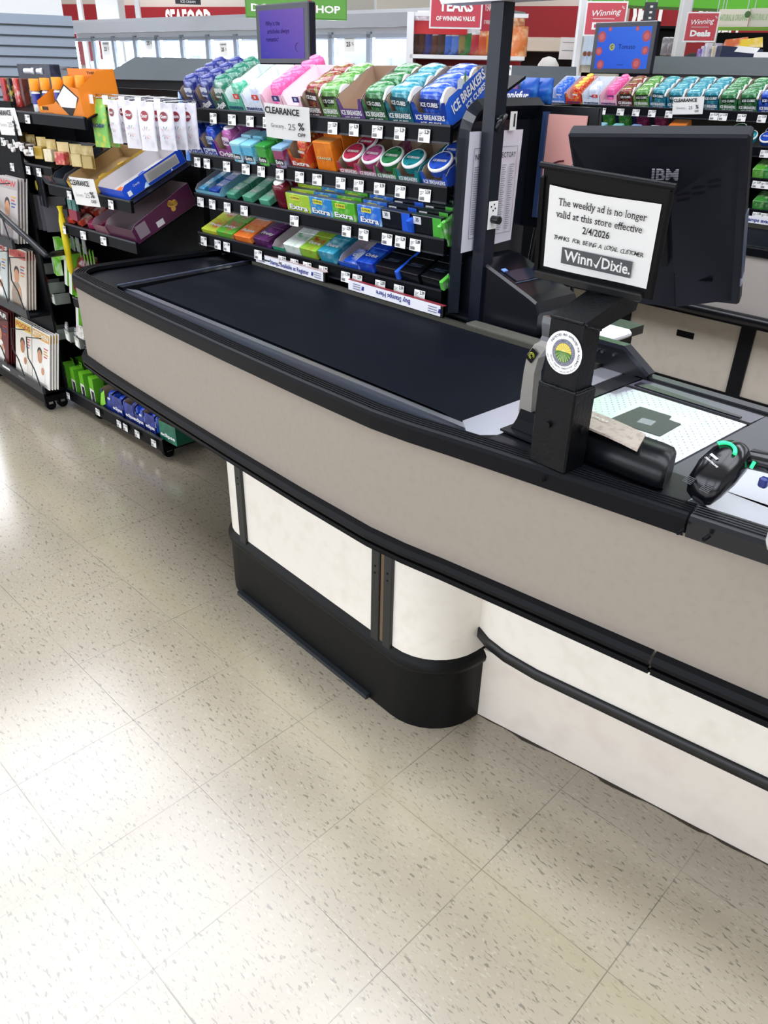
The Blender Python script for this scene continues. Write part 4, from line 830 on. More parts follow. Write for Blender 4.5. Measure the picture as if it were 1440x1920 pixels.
def gx(px,z,y=-.01):
    lo,hi=-.6,1.8
    for _ in range(40):
        mid=(lo+hi)/2; W=GT@Vector((mid,y,z)); v=W-CAM; u=720+FPX*v.dot(RIGHT)/v.dot(FWD)
        if u<px: lo=mid
        else: hi=mid
    return lo
SA=gshelf(.0,gx(160,1.30),1.285,.15); SB=gshelf(gx(92,1.04),.985,1.02); SC=gshelf(gx(122,.885),.985,.873); SD_=gshelf(gx(138,.58),.985,.555); SE=gshelf(gx(160,.36),.985,.345)
SF=gshelf(0,gx(100,1.10),1.085,.2)
for sh,z,L in ((SA,1.285,[(12,''),(57,'')]),(SF,1.085,[(28,''),(43,''),(58,''),(78,'')]),(SB,1.02,[(135,''),(213,'')]),(SC,.873,[(124,''),(161,''),(199,'')]),(SD_,.555,[(172,'')]),(SE,.345,[(170,'')])):
    for px,_ in L: ptag(sh,gx(px,z),-.018,z+.016,random.choice(['2.99','4.99','1.79','6.99']))
for px in (132,188,228,240,262,293): 
    bs=[o for o in gon.children if o.name.startswith('base_shelf')][0]; ptag(bs,gx(px,.07),-.022,.072,'5.99')
for px,z in ((10,1.20),(33,1.20),(46,1.19),(63,1.18)): ptag(SA,gx(px,z),-.02,z,'3.49')
def gob(px,z,obj,y=0,rx=0,rz=0,dz=0):
    T=GT@TR(gx(px,z,y),y,z+dz)@RZ(rz)@RX(rx); l,q,_=T.decompose(); obj.location=l; obj.rotation_euler=q.to_euler(); return obj
# top shelf: orange sanitizer display
def obox():
    t=thing('display_box','orange display box with white diamond, full of orange-capped bottles, top shelf','display box'); OR=mat('#e8831c',.35)
    w=gx(160,1.33)-gx(76,1.33); w2=w/2
    m=M(); m.lo((-w2,0,0),(w2,.16,.002),OR); m.lo((-w2,.158,0),(w2,.16,.15),OR); m.add([(w2,0,0),(w2,.16,0),(w2,.16,.15),(w2,.09,.15),(w2,0,.10)],[(0,1,2,3,4)],OR); m.add([(-w2,0,0),(-w2,.16,0),(-w2,.16,.13),(-w2,0,.05)],[(0,1,2,3)],OR)
    m.add([(-w2,0,0),(w2,0,0),(w2,0,.10),(w2*.45,0,.11),(-w2*.2,0,.045),(-w2,0,.03)],[(0,1,2,3,4,5)],OR); m.build('box_body',t)
    m=M(TR(0,-.001,0)@FRONT); m.add([(w2*.45,.115,0),(w2*.95,.07,0),(w2*.45,-.0,0),(-w2*.1,.055,0)],[(0,1,2,3)],INK); m.add([(w2*.45,.108,.0005),(w2*.9,.07,.0005),(w2*.72,.035,.0005),(w2*.1,.035,.0005),(-w2*.03,.06,.0005)],[(0,1,2,3,4)],WHT)
    for k in range(4): m.disc(.007,mat('#f0c020',.4) if k==0 else INK,TR(-w2*.85+k*.017,.026,.0005),14)
    m.text('SANITIZING SPRAY',.008,INK,TR(-w2*.5,.009,.0005)); m.build('printed_front',t)
    m=M(TR(w2*.35,.157,.135)@FRONT); m.text('THIS SIDE UP',.012,INK,I4,bold=.02,w=w*.5); m.build('printed_top',t); return t,w
t,w=obox(); gob(118,1.30,t,0,6,0,.02)
def obot():
    t=thing('sanitizer_bottle','x','spray bottle'); m=M(); m.lathe([(.014,0),(.017,.004),(.017,.07),(.012,.078)],mat('#f0f0f0',.3),14); m.build('bottle_body',t)
    m=M(); m.lathe([(.0174,.03),(.0174,.068)],mat('#232c8a',.3),14,caps=False); m.build('wrap_label',t); m=M(); m.lathe([(.019,.078),(.02,.08),(.0195,.118),(.018,.121)],mat('#f59a24',.4),14); m.build('cap',t); return t
k=0
for i,px in enumerate((52,64,78,92,106)):
    p=proto('obot',obot); T=GT@TR(gx(px,1.36),.03+.018*i,1.325+.004*i); place(p[0],T,'orange-capped blue spray bottle, %s from the left in the orange box'%ORD[i],'orange-capped spray bottles on the top shelf',first=not p[1]); p[1]=True
for i,(px,c,c2,wd) in enumerate(((12,'#b52a2e','#1c1e24','red and black'),(22,'#16181f','#d8c83a','black with yellow flame'),(35,'#c43a34','#e8e2d8','red and white'),(45,'#5a2a22','#2a1a18','brown'))):
    m=M(); m.lo((-.018,0,0),(.018,.03,.11),mat(c,.3,nz=c2,nscale=45),.003); o=tag(m.build('small_carton'),'%s slim carton standing at the left end of the top shelf'%wd,'carton'); gob(px,1.335,o,.02+.01*i,0,0,0)
m=M(); m.lo((-.16,0,0),(.16,.05,.10),mat('#1d2130',.35,nz='#3a3f52',nscale=30),.003); o=tag(m.build('dark_carton'),'long dark navy carton row behind the orange-capped bottles','carton'); gob(70,1.38,o,.20,0,0,.02)
for i,px in enumerate((62,78)):
    m=M(); m.cyl((-.045 if i==0 else -.02,0,0),(.012,0,0),.011,mat('#dcdde2',.3),seg=16); m.cyl((.0,0,0),(.014,0,0),.0135,mat('#efeff3',.3),seg=16); o=tag(m.build('small_tube'),('small white tube lying on top of the cartons, left one','short white tube lying on top of the cartons, right one')[i],'tube'); gob(px,1.46,o,.2,0,20,.012)
clearance((-2.812,.028,1.285),22,6,-1,.125,.105,'faded white clearance sign at the far left on the top shelf lip',True)
clearance((-2.15,.040,1.075),22.8,9.6,1,.122,.102,'white clearance sign between the yellow and blue trays at left',True)
# hanging packs
def pouch(c1,c2,txt,tc,w=.075,h=.15,blob=None):
    t=thing('candy_pouch','x','candy bag'); m=M(); R=[]
    for v,th,ww in ((0,.001,.97),(.06,.006,1),(.3,.019,.98),(.6,.021,.97),(.85,.008,.98),(.93,.002,1),(1,.001,1)):
        R.append([(w/2*ww*math.cos(a),th*math.sin(a)*.5,-v*h) for a in [2*PI*k/12 for k in range(12)]])
    m.rings(R,mat(c1,.3,nz=c2,nscale=35)); m.build('bag',t)
    m=M(TR(0,-.0115,-h*.5)@FRONT)
    if blob: m.disc(w*.22,mat(blob,.4),TR(0,h*.22,0),18)
    m.text(txt,w*.22,mat(tc,.4),TR(0,(.22 if blob else -.05)*h,.0006),bold=.03,w=w*(.36 if blob else .8))
    if blob:
        for k in range(10): a=2*PI*k/10; m.add([(math.cos(a)*w*.08-.001,-h*.12+math.sin(a)*w*.08,.0003),(math.cos(a)*w*.28,-h*.12+math.sin(a)*w*.28,.0003),(math.cos(a)*w*.28+.003,-h*.12+math.sin(a)*w*.28,.0003)],[(0,1,2)],mat(('#d84a3a','#e8a03a','#4a9a4a','#5a4a9a')[k%4],.4))
    m.build('front_print',t); return t
PG='pouches hanging from the chrome pegs'
for i,(px,key,a,kw,wd,n) in enumerate(((184,'hc',('#7fc25a','#e8d44a','HI-CHEW','#2a2f8a'),dict(w=.085,h=.165),'green and yellow candy pouch hanging leftmost on the pegs, # one',2),
    (212,'wp1',('#eceaf0','#dcd8e4','Sour','#f4f4f4'),dict(w=.06,h=.145,blob='#8a2430'),'white candy pouch with red oval on the second peg, # one',2),
    (243,'wp2',('#f0eef4','#e0dce8','Sour','#f4f4f4'),dict(w=.07,h=.155,blob='#a02a38'),'wider white pouch with a rainbow burst on the third peg, # one',2),
    (274,'wp3',('#efedf3','#e0dce8','Sour','#f4f4f4'),dict(w=.075,h=.155,blob='#a02a38'),'white pouch with red heart on the fourth peg, # one',2),
    (310,'wp4',('#e4e2ea','#c8c6d2','Gum','#f4f4f4'),dict(w=.07,h=.145,blob='#8a2430'),'grey-white pouch on the rightmost peg, # one',3))):
    x=gx(px,1.385,.06)
    m=M(); m.tube([(x,.30,1.398),(x,.05,1.392),(x,.04,1.40)],.0022,CHR,6); m.tube([(x,.30,1.375),(x,.10,1.372)],.0018,CHR,5); m.lo((x-.018,.028,1.372),(x+.018,.031,1.402),WHT); m.build('peg_hook',gon)
    for j in range(n):
        p=proto(key,lambda a=a,kw=kw: pouch(*a,**kw)); T=GT@TR(x,.055+j*.045,1.388)@RZ(random.uniform(8,32))@RX(random.uniform(-3,3)); place(p[0],T,wd.replace('#',('front','second','third','fourth','fifth')[j]),PG,first=not p[1]); p[1]=True
m=M(); m.tube([(gx(150,1.40,.06),.06,1.404),(gx(332,1.40,.06),.06,1.404)],.003,CHR,6); m.build('cross_bar',gon)
m=M(); m.tube([(gx(255,1.37,.1),.1,1.372),(gx(332,1.37,.1),.1,1.372)],.003,CHR,6); m.build('cross_bar',gon)
# coconut chocolate cards hanging below the top shelf
def card(c1,c2,w=.05,h=.10,d=.012,tab=True,txt=None,band=None):
    t=thing('hanging_pack','x','hanging pack'); m=M(); m.lo((-w/2,0,-h),(w/2,.0012,0),mat(c1,.4,nz=c2,nscale=25)); m.build('card',t)
    m=M(); m.lo((-w*.42,-d,-h*.98),(w*.42,0,-h*.42),mat(band or c2,.35,nz=c1,nscale=40),.002)
    m.build('pack_body',t)
    if txt: m=M(TR(0,-.0006,-h*.25)@FRONT); m.text(txt,.010,INK,I4,bold=.02,w=w*.7); m.build('card_print',t)
    return t
for i,(px,band,c) in enumerate(((30,'#e8e4d8','#c8a24a'),(42,'#7a4a2a','#b8923a'),(55,'#e8e4dc','#8f6f2f'),(75,'#c0a040','#c8a84a'),(93,'#e0d6b8','#c2a24a'),(115,'#b8323a','#e0c88a'),(130,'#d8c48a','#c8b06a'),(142,'#c0a868','#b8a05a'))):
    key='cc%d'%i; p=proto(key,lambda c=c,band=band: card(c,'#e6d49a',w=.05 if i<5 else .06,h=.085,d=.03 if i<6 else .01,band=band)); T=GT@TR(gx(px,1.24,.03),.03+.02*(i>5)*(i-5),1.245-.004*i)@RZ(22); place(p[0],T,'tan hanging lip balm card, %s from the left under the top shelf'%ORD[i],'tan cards hanging under the top shelf',first=True); p[1]=True
for i,px in enumerate((22,30,36,45,52,60)):
    m=M(); m.cyl((0,-.02,0),(.004,.02,0),.009,mat('#4a3a32',.4),seg=12); m.cyl((0,-.034,0),(0,-.02,0),.010,mat('#d9d4d0',.3),seg=12); o=tag(m.build('balm_stick'),'small brown balm stick with pale end, %s from left among the tan cards'%ORD[i],'lip balm','balm sticks at the far left'); gob(px,1.20-.012*(i%3),o,-.0,0,10,0)
# trays on the middle shelf
def otray(label,w,c1,inner,d,hf,hb,c2=None,name='open_tray'):
    o=tray(label,w,c1,None,c2=c2,inner=inner,d=d,hf=hf,hb=hb,cut=False,name=name); return o
def gput(px,z,o,y=0,dz=BZ): return gob(px,z,o,y,SL,0,dz)
wB=gx(240,1.05)-gx(194,1.05); xb=gx(218,1.06)
o=otray('large bright blue open tray with white inside and nutrition panel, right end of shelf',wB,'#1d4fd0','#c9c4c4',.30,.04,.055,c2=None); gput(218,1.02,o)
m=M(TR(wB/2+.0006,0,0)@RZ(90)@RX(90)); m.rect(.16,.036,mat('#d8d4cc',.4),TR(.19,.030,0)); 
for k in range(7): m.lo((.12,.016+k*.004,.0004),(.265,.0172+k*.004,.0006),mat('#7a7672',.5))
m.rect(.018,.018,WHT,TR(.025,.018,0)); m.text('Crunchy',.012,WHT,TR(.065,.034,0),w=.03); 
m.build('side_print',o)
for j,(dx,c,wd) in enumerate(((0,'#e8702a','orange'),(.015,'#5fb0e8','sky blue'),(-.01,'#1d4fc8','blue'),(.01,'#dfe6f0','white and blue'))):
    m=M(); m.rings([[(-.05,-.018,0),(.05,-.018,0),(.05,.018,0),(-.05,.018,0)],[(-.045,-.014,.016),(.045,-.014,.016),(.045,.014,.016),(-.045,.014,.016)]],mat(c,.25,nz='#f0f0f0' if j!=0 else '#c8401c',nscale=30),smooth=False); q=tag(m.build('snack_bar'),'%s snack bar lying in the blue open tray, %s from the front'%(wd,ORD[j]),'snack bar','bars in the blue tray')
    l,qq,_=(GT@TR(xb+dx,0,1.02+BZ)@RX(SL)@TR(0,.05+j*.06,.004)@RZ(20*(-1)**j)).decompose(); q.location=l; q.rotation_euler=qq.to_euler()
wY=gx(190,1.05)-gx(140,1.05); o=otray('yellow open tray with tan inside beside the blue tray',wY,'#d9a83a','#a88a5c',.28,.035,.05,c2='#e8c45a'); gput(160,1.02,o)
for j in range(3):
    m=M(); m.lo((-.05,-.015,0),(.05,.015,.012),mat('#e0b83a',.35,nz='#6a4a1c',nscale=25),.002); q=tag(m.build('snack_bar'),'yellow snack bar in the yellow tray, %s from the front'%ORD[j],'snack bar','bars in the yellow tray'); l,qq,_=(GT@TR(gx(160,1.05),0,1.02+BZ)@RX(SL)@TR(0,.05+j*.07,.004)@RZ(60-40*j)).decompose(); q.location=l; q.rotation_euler=qq.to_euler()
for px,c,wd in ((100,'#2c3542','left'),(120,'#343d48','right')):
    w=gx(px+12,1.05)-gx(px-12,1.05); o=otray('dark slate open tray with orange corner, %s one'%wd,w,c,'#8a745a',.26,.04,.05,c2='#c8642a' if px<110 else None); gput(px,1.02,o)
    m=M(); m.lo((-.03,0,0),(.03,.2,.012),mat('#252a33',.3,nz='#4a5a6a',nscale=25),.002); q=tag(m.build('snack_bar'),'dark wrapped bar lying in the %s slate tray'%wd,'snack bar'); l,qq,_=(GT@TR(gx(px,1.05),0,1.02+BZ)@RX(SL)@TR(0,.03,.004)).decompose(); q.location=l; q.rotation_euler=qq.to_euler()
# plum boxes
w=gx(262,.9)-gx(212,.9); o=otray('dark plum open box with a gold cookie picture and printed panel',w,'#4a1a3c','#8f7f84',.30,.055,.085,name='plum_box'); gput(238,.873,o)
m=M(TR(w/2+.0006,0,0)@RZ(90)@RX(90)); m.rect(.05,.05,mat('#7f7078',.4),TR(.04,.036,0)); 
for k in range(5): m.disc(.011,mat('#c09040',.4),TR(.20+.012*math.cos(k*2.2),.05+.013*math.sin(k*2.2),.0004),10)
m.rect(.035,.022,mat('#c8c2c4',.4),TR(.12,.02,0)); m.build('side_print',o)
w=gx(210,.9)-gx(185,.9); o=otray('mauve open box holding purple wrapped sweets',w,'#7a5060','#9a7f8a',.28,.04,.055,c2='#a07a6a'); gput(197,.873,o)
for i,(px,c,c2,wd) in enumerate(((127,'#c8382c','#f0e4dc','red and white'),(143,'#b8402c','#f4ece4','orange-red and white'),(165,'#8f2a4a','#c87a94','rose red'),(178,'#7a2040','#b86a84','crimson'))):
    for r in range(3):
        key='rp%d'%i; 
        def rp(c=c,c2=c2):
            mm=M(); mm.rings([[(-.024,0,0),(.024,0,0),(.024,.06,0),(-.024,.06,0)],[(-.022,.004,.022),(.022,.004,.022),(.022,.056,.022),(-.022,.056,.022)]],mat(c,.22,nz=c2,nscale=32),smooth=False); return mm.build('candy_pack')
        p=proto(key,rp); T=GT@TR(gx(px,.90),0,.873+BZ)@RX(SL)@TR(0,.012+r*.07,.002)@RZ(random.uniform(-8,8)); o=place(p[0],T,'%s candy pack, %s row, left of the plum box'%(wd,('front','middle','back')[r]),'red candy packs on the plum box shelf',first=not p[1]); o['category']='candy pack'; p[1]=True
# glossy dark red bags lower
for i,(px,z,y) in enumerate(((150,.66,.0),(165,.63,.02),(158,.72,.05),(172,.70,.07))):
    m=M(); R=[]
    for v,th,ww in ((0,.002,.9),(.15,.02,1),(.5,.03,1),(.85,.018,1),(1,.002,.92)): R.append([(.05*ww*math.cos(a),th*math.sin(a),v*.11) for a in [2*PI*k/12 for k in range(12)]])
    m.rings(R,mat('#6f1522',.15,nz='#c8a0a4',nscale=22)); o=tag(m.build('candy_bag'),'glossy dark red candy bag, %s, beside the checkout end'%('lower left','lower right','upper left','upper right')[i],'candy bag','dark red bags by the checkout end'); gob(px,z-.05,o,y+.02,-12,0,0)
# middle column of hanging goods
m=M(); m.lo((-.05,-.004,-.13),(.05,.006,0),mat('#20222a',.2,nz='#2c3038',nscale=20),.002); o=tag(m.build('hanging_pouch'),'black hanging pouch with a yellow tag, under the tags at far left','pouch'); gob(72,1.08,o,.03,0,-10,0)
m=M(); m.disc(.02,mat('#d8c048',.4),FRONT@TR(0,0,0)); o=tag(m.build('yellow_tag'),'small yellow round tag on the black hanging pouch','tag'); gob(68,1.035,o,.0205,0,-10,0)
for i in range(6):
    m=M(); m.lo((-.0035,-.05,-.15),(.0035,.05,0),mat('#d5d2dc' if i==0 else '#54525c',.3),.001); o=tag(m.build('card_sleeve'),'grey plastic card sleeve hanging in a row, %s from the left'%ORD[i],'card sleeve','grey sleeves hanging at left'); gob(64+i*8,.93,o,.07,0,-28,.06)
m=M(); m.lo((-.05,0,-.085),(-.01,.012,0),mat('#5a8a84',.3)).lo((.0,0,-.085),(.035,.012,0),mat('#4f7f7c',.3)); m.lo((-.05,-.001,-.085),(.035,.013,-.045),mat('#8f2a4a',.3)); o=tag(m.build('hanging_case'),'teal and crimson hanging case below the slate trays','case'); gob(133,1.02,o,.0,0,-5,0)
m=M()
for k in range(5): m.tube([(-.14,.0+k*.02,0),(.0,.0+k*.02,0)],.002,BLKS,5)
for k in range(4): m.tube([(-.12+k*.035,0,0),(-.12+k*.035,.08,0)],.002,BLKS,5)
m.tube([(-.14,-.005,-.03),(.0,-.005,-.03)],.002,BLKS,5); o=m.build('wire_basket',gon); o.location=(gx(112,.97)+.05,.0,.97)
m=M(); m.lathe([(.004,-.28),(.013,-.26),(.015,-.06),(.008,-.02),(.013,0)],mat('#d8c41c',.35),12); tag(gob(112,.98,m.build('yellow_tube_toy'),-.01,0,0,0),'tall narrow yellow plastic tube hanging beside the red candy packs','tube')
for i,px in enumerate((133,143,155)):
    m=M(); m.lo((-.022,0,-.06),(.022,.004,0),mat('#6a6f72',.25,nz='#8c9094',nscale=20),.001); tag(gob(px,.86,m.build('clear_blister'),.01+.0*i,0,-10,0),'small grey blister card below the candy shelf, %s from left'%ORD[i],'blister card','grey blister cards')
GREEN='#6ab52a'; GD='#4f9a20'
def gbox(w=.055,d=.05,h=.15,hang=True,win=True):
    t=thing('green_box','x','accessory box'); m=M(); m.lo((-w/2,0,0),(w/2,d,h*.62),mat('#e9e7e4',.35)); m.lo((-w/2,0,h*.62),(w/2,d,h),mat(GREEN,.35)); m.lo((w/2-.001,-.0004,0),(w/2+.001,d+.0004,h),mat(GD,.35)); m.build('box_body',t)
    if win: m=M(); m.lo((-w*.20,-.001,.02),(w*.36,0,h*.55),mat('#3a3038',.3)); m.build('window',t)
    if hang: m=M(); m.lo((-w*.3,d-.002,h),(w*.3,d,h+.02),mat(GREEN,.35)); m.lo((-w*.14,d-.003,h+.008),(w*.14,d+.001,h+.014),BLK2); m.build('hang_tab',t)
    m=M(TR(w/2+.0012,d/2,h*.35)@RZ(90)@FRONT)
    for k in range(5): m.lo((-d*.3,-.03+k*.012,0),(d*.3,-.028+k*.012,.0003),mat('#2f6a12',.4))
    m.build('side_print',t); return t
gb='green charger boxes on the base shelf'
for i,(px,y,dz) in enumerate(((122,.0,0),(138,.0,.0),(155,-.0,0),(173,-.0,-.0),(130,.09,.02),(148,.09,.02),(166,.09,.02),(184,.09,.0))):
    p=proto('gbox',gbox); T=GT@TR(gx(px,.12,y),y+.004,.064+dz*0)@RZ(-6); place(p[0],T,'green and white charger box on the base shelf, %s from left in the %s row'%(ORD[i%4],'front' if i<4 else 'back'),gb,first=not p[1]); p[1]=True
    p[0] if i else None
for i,(px,zb,h,y) in enumerate(((124,.62,.20,.03),(133,.59,.22,.02),(146,.40,.20,.01),(160,.41,.19,.02),(170,.42,.17,.04))):
    m=M(); w=.05; m.lo((-w/2,0,0),(w/2,.045,h),mat('#e6e6e0',.35)); m.lo((w/2-.002,-.0005,0),(w/2+.001,.0455,h),mat(GREEN,.35)); m.lo((-w/2,-.0007,h*.80),(w/2,.045,h+.003),mat(GREEN,.35)); 
    tag(gob(px,zb,m.build('cable_box'),y,-8,-12,0),'tall narrow green and white cable box hanging, %s from top left'%ORD[i],'accessory box','tall green cable boxes')
for i in range(9):
    m=M(); m.lo((-.012,0,-.05),(.012,.006,0),mat(GREEN,.35)); m.lo((-.012,-.0005,-.09),(.012,.006,-.05),mat('#8fae84',.35)); tag(gob(124+i*6,.80,m.build('green_card'),.07,0,-30,0),'small green hang card in the tight row above the cable boxes, %s from left'%ORD[i],'hang card','green hang cards in a row')
for i,(px,z) in enumerate(((101,.735),(97,.655))):
    m=M(); m.lo((-.035,0,-.09),(.035,.03,0),mat(GREEN,.35,nz='#e8e8e4',nscale=16),.002); tag(gob(px,z+.09,m.build('earbud_box'),.02,0,-15,0),'green and white earphone box hanging, %s one'%('upper','lower')[i],'accessory box')
# small clear trays holding lighters
for i,(px,z,c,wd) in enumerate(((90,.565,'#c8281c','red'),(100,.52,'#1d86d0','bright blue'),(72,.64,'#a8a8a8','grey'),(106,.345,'#5f8a3a','green'),(128,.36,'#d0c8cc','pink'),(146,.35,'#b8b8b8','silver'))):
    t=thing('clear_tray','small clear plastic tray holding %s lighters at left'%wd,'tray'); m=M(); 
    m.lo((-.04,0,0),(.04,.07,.003),mat('#8b9088',.2)).lo((-.04,0,0),(.04,.002,.045),mat('#c3c8b8',.2,nz='#e6e8e0',nscale=20)).lo((.038,0,0),(.04,.07,.05),mat('#6a706a',.15)).lo((-.04,0,0),(-.038,.07,.05),mat('#6a706a',.15)); m.build('tray_shell',t)
    m=M(); m.lo((-.02,-.002,.002),(.02,-.0005,.03),WHT); m.build('price_card',t); gob(px,z,t,.0,0,-10,0)
    for k in range(3):
        m=M(); m.lo((-.009,-.006,0),(.009,.006,.055),mat(c,.2),.003); q=tag(m.build('lighter'),'%s lighter in its clear tray, %s of three'%(wd,ORD[k]),'lighter','%s lighters'%wd); gob(px,z,q,.02+k*.016,0,-10,.004)
m=M(); R=[]
for v,s_ in ((0,.5),(.1,.95),(.5,1),(.85,.9),(1,.4)): R.append([(.045*s_*math.cos(a),.03*s_*math.sin(a),v*.075) for a in [2*PI*k/14 for k in range(14)]])
m.rings(R,mat('#3f9a4a',.2,nz='#dfeadf',nscale=30)); tag(gob(176,.40,m.build('candy_bag'),.03,0,0,0),'crinkled green candy bag on the low shelf beside the checkout','candy bag')
m=M(); m.lo((-.03,0,0),(.03,.012,.06),mat('#d8d4d0',.3,nz='#4a3a3a',nscale=40),.002); tag(gob(152,.40,m.build('battery_card'),.0,0,0,0),'white and brown card pack beside the green candy bag','card pack')
# blue gum bottles in boxes on base shelf
def bbox(c1='#1a2f9e',c2='#3f6fe0'):
    t=tray('x',.07,c1,'eclipse',c2=None,d=.12,hf=.05,hb=.08,fs=.018,cut=False); return t
for i,px in enumerate((203,222,246,262,283)):
    w=gx(px+10,.1)-gx(px-10,.1); o=tray('dark blue gum display box on the base shelf, %s from left'%ORD[i],w,'#16246e',None if i in(0,) else 'eclipse',c2='#2f54c8',d=.14,hf=.085,hb=.11,fs=.024,cut=(i in (0,3)),sidec='#16205c'); gob(px,.10,o,.005,0,0,-.005)
    for r in range(2):
        k,f=BF('obl'); p=proto(k,f); T=GT@TR(gx(px,.1),.035+r*.055,.10); place(p[0],T,'blue gum bottle in the %s base shelf box from left, %s one'%(ORD[i],('front','back')[r]),'blue gum bottles on the base shelf')
o=tray('green gum display box at the right end of the base shelf',gx(332,.1)-gx(300,.1),'#12604a','eclipse',c2='#1f8a66',d=.14,hf=.085,hb=.10,fs=.024,cut=False,sidec='#0f5a44'); gob(316,.10,o,.005,0,0,-.005)
m=M(); m.add([(-.03,0,-.0),(.03,0,.03),(.035,0,.10),(-.0,0,.075)],[(0,1,2,3)],mat('#86cf3a',.35)); m.add([(-.03,.0015,-.0),(.03,.0015,.03),(.035,.0015,.10),(-.0,.0015,.075)],[(0,1,2,3)],mat('#6ab52a',.35)); tag(gob(194,.09,m.build('torn_flap'),.0,0,0,.0),'bright green torn cardboard flap between green and blue boxes','cardboard')
# pole hooked candy strip next to the near rack
for i,c in enumerate(('#3f8fd0','#e8e8ee','#4fae5a','#d8563a','#3f7fd0')):
    m=M(); m.lo((-.014,0,-.075),(.014,.01,0),mat(c,.25,nz='#e6eef6',nscale=40),.002); p=onl(336+i*3.2,172+i*22,(-1.88,.33),4); tag(m.build('strip_pack',loc=p),'small candy pack on a hanging strip left of the near rack, %s from top'%ORD[i],'candy pack','candy packs on the hanging strip')
# ---------------------------------------------------------------- magazine rack
MG=(-2.77,-.06,0)
mr=thing('magazine_rack','black wheeled magazine rack at the far left edge','magazine rack',MG,2)
m=M(); m.lo((-.95,.0,.055),(.0,.11,.085),RK); m.lo((-.95,-.01,.05),(.0,0,.10),RK); m.build('base',mr); m=M(); m.lo((-.95,.10,.08),(.0,.11,1.36),BLK2); m.build('back_panel',mr); m=M(); m.lo((-.955,-.0,.08),(-.94,.11,1.1),BLK2); m.build('side_panel',mr)
for x,y in ((-.05,.03),(-.05,.09),(-.7,.03)): m=M(); m.cyl((x-.012,y,.025),(x+.012,y,.025),.025,BLK2,seg=14); m.lo((x-.015,y-.01,.03),(x+.015,y+.01,.052),STEEL); m.build('caster',mr)
for z in (.10,.47,.78):
    m=M(); m.lo((-.94,-.0,z),(.0,.095,z+.012),RK); m.lo((-.94,-.012,z),(.0,0,z+.04),mat('#2a2c30',.4)); m.build('pocket_shelf',mr)
    m=M()
    for x in (-.42,-.21,-.02): m.tube([(x-.0,-.01,z+.03),(x-.02,-.015,z+.12),(x-.08,-.012,z+.16),(x-.08,-.0,z+.26),(x+.02,.03,z+.27)],.003,BLKS,6)
    m.build('wire_guard',mr)
m=M(); m.tube([(-.45,-.0,1.02),(-.15,-.0,.93),(.31,.01,.80),(.27,.06,.795),(.15,.26,.775)],.013,mat('#1a1c20',.3),8); m.build('guard_rail',mr)
m=M(TR(-.25,-.0135,.12)@FRONT); m.rect(.10,.012,WHT,TR(-.2,0,0)); m.text('MAGAZINES',.014,mat('#c8c8cc',.5),I4) ; m.build('rail_label',mr)
SK=['#d9a47c','#8a5a3c','#c98f6a','#e0b48f']
def magazine(cover,title,tc,w=.20,h=.27,seed=1,sk='#c98f6a',hair='#2a1a12',shirt='#f0ece4',band='#e8b83a'):
    t=thing('magazine','x','magazine'); rnd=random.Random(seed); m=M(); m.lo((-w/2,0,0),(w/2,.005,h),mat(cover,.25),.0005); m.build('pages',t)
    m=M(TR(0,-.0006,0)@FRONT); m.rect(w*.96,h*.14,mat(band,.3),TR(0,h*.90,.0002)); m.text(title,h*.12,mat(tc,.35),TR(0,h*.90,.0005),bold=.03,w=w*.85)
    m.disc(w*.30,mat(shirt,.4),TR(-w*.05,h*.17,.0002),20,ry=h*.26); m.disc(w*.13,mat(sk,.4),TR(-w*.05,h*.52,.0004),18,ry=h*.12); m.disc(w*.14,mat(hair,.4),TR(-w*.05,h*.60,.0003),18,ry=h*.09); m.disc(w*.09,mat(sk,.4),TR(w*.12,h*.28,.0005),14,ry=h*.07)
    for k in range(4): m.lo((w*.18,h*(.70-.05*k),.0003),(w*(.42-.05*(k%2)),h*(.72-.05*k),.0005),mat(rnd.choice(['#c03a3a','#2a4a8a','#d89a2a']),.4))
    m.build('cover_print',t); return t
MGI=0
for (px,z,y,args,wd) in ((32,.105,.004,dict(cover='#ece6da',title='FOODS',tc='#c02a3a',seed=2,band='#e8c83a',sk='#b87a52'),'cream cover with food photo'),(64,.105,.002,dict(cover='#f0ece6',title='KITCHEN',tc='#f4f0e8',seed=3,band='#e0a83a',sk='#c98f6a'),'white cover with a person in yellow'),
    (20,.475,.004,dict(cover='#d8cdbf',title='HOME',tc='#b02a2a',seed=4,band='#c85a4a',shirt='#9a8a78'),'beige cover with red lettering'),(-14,.475,.004,dict(cover='#cfd8d4',title='HOME',tc='#b02a2a',seed=5,band='#e0d8cc'),'pale cover cut by the left edge'),(2,.785,.004,dict(cover='#bdb6b2',title='NOW',tc='#c83a3a',seed=6,band='#a8a0a0',shirt='#8a8080'),'grey glossy cover at the top'),
    (-10,.105,.004,dict(cover='#6a2a2a',title='CAR',tc='#f0f0f0',seed=8,band='#3a1a1a'),'dark red cover at the far left')):
    P=onl(px,700,(-2.77,-.06),2)
    lo_,hi_=-1.6,.6
    MTt=TR(*MG)@RZ(2)
    for _ in range(40):
        mid=(lo_+hi_)/2; v=MTt@Vector((mid,y,z+.12))-CAM; u=720+FPX*v.dot(RIGHT)/v.dot(FWD)
        if u<px: lo_=mid
        else: hi_=mid
    for j in range(4):
        T=MTt@TR(lo_+.004*j,y+.012+j*.012,z+.014)@RX(-11)
        if j==0: o=magazine(**args); place(o,T,'magazine with %s, front copy'%wd,None,first=True); base=o
        else: place(base,T,'magazine copy behind the %s, %s back'%(wd,ORD[j]),'stacked magazines with %s'%wd)
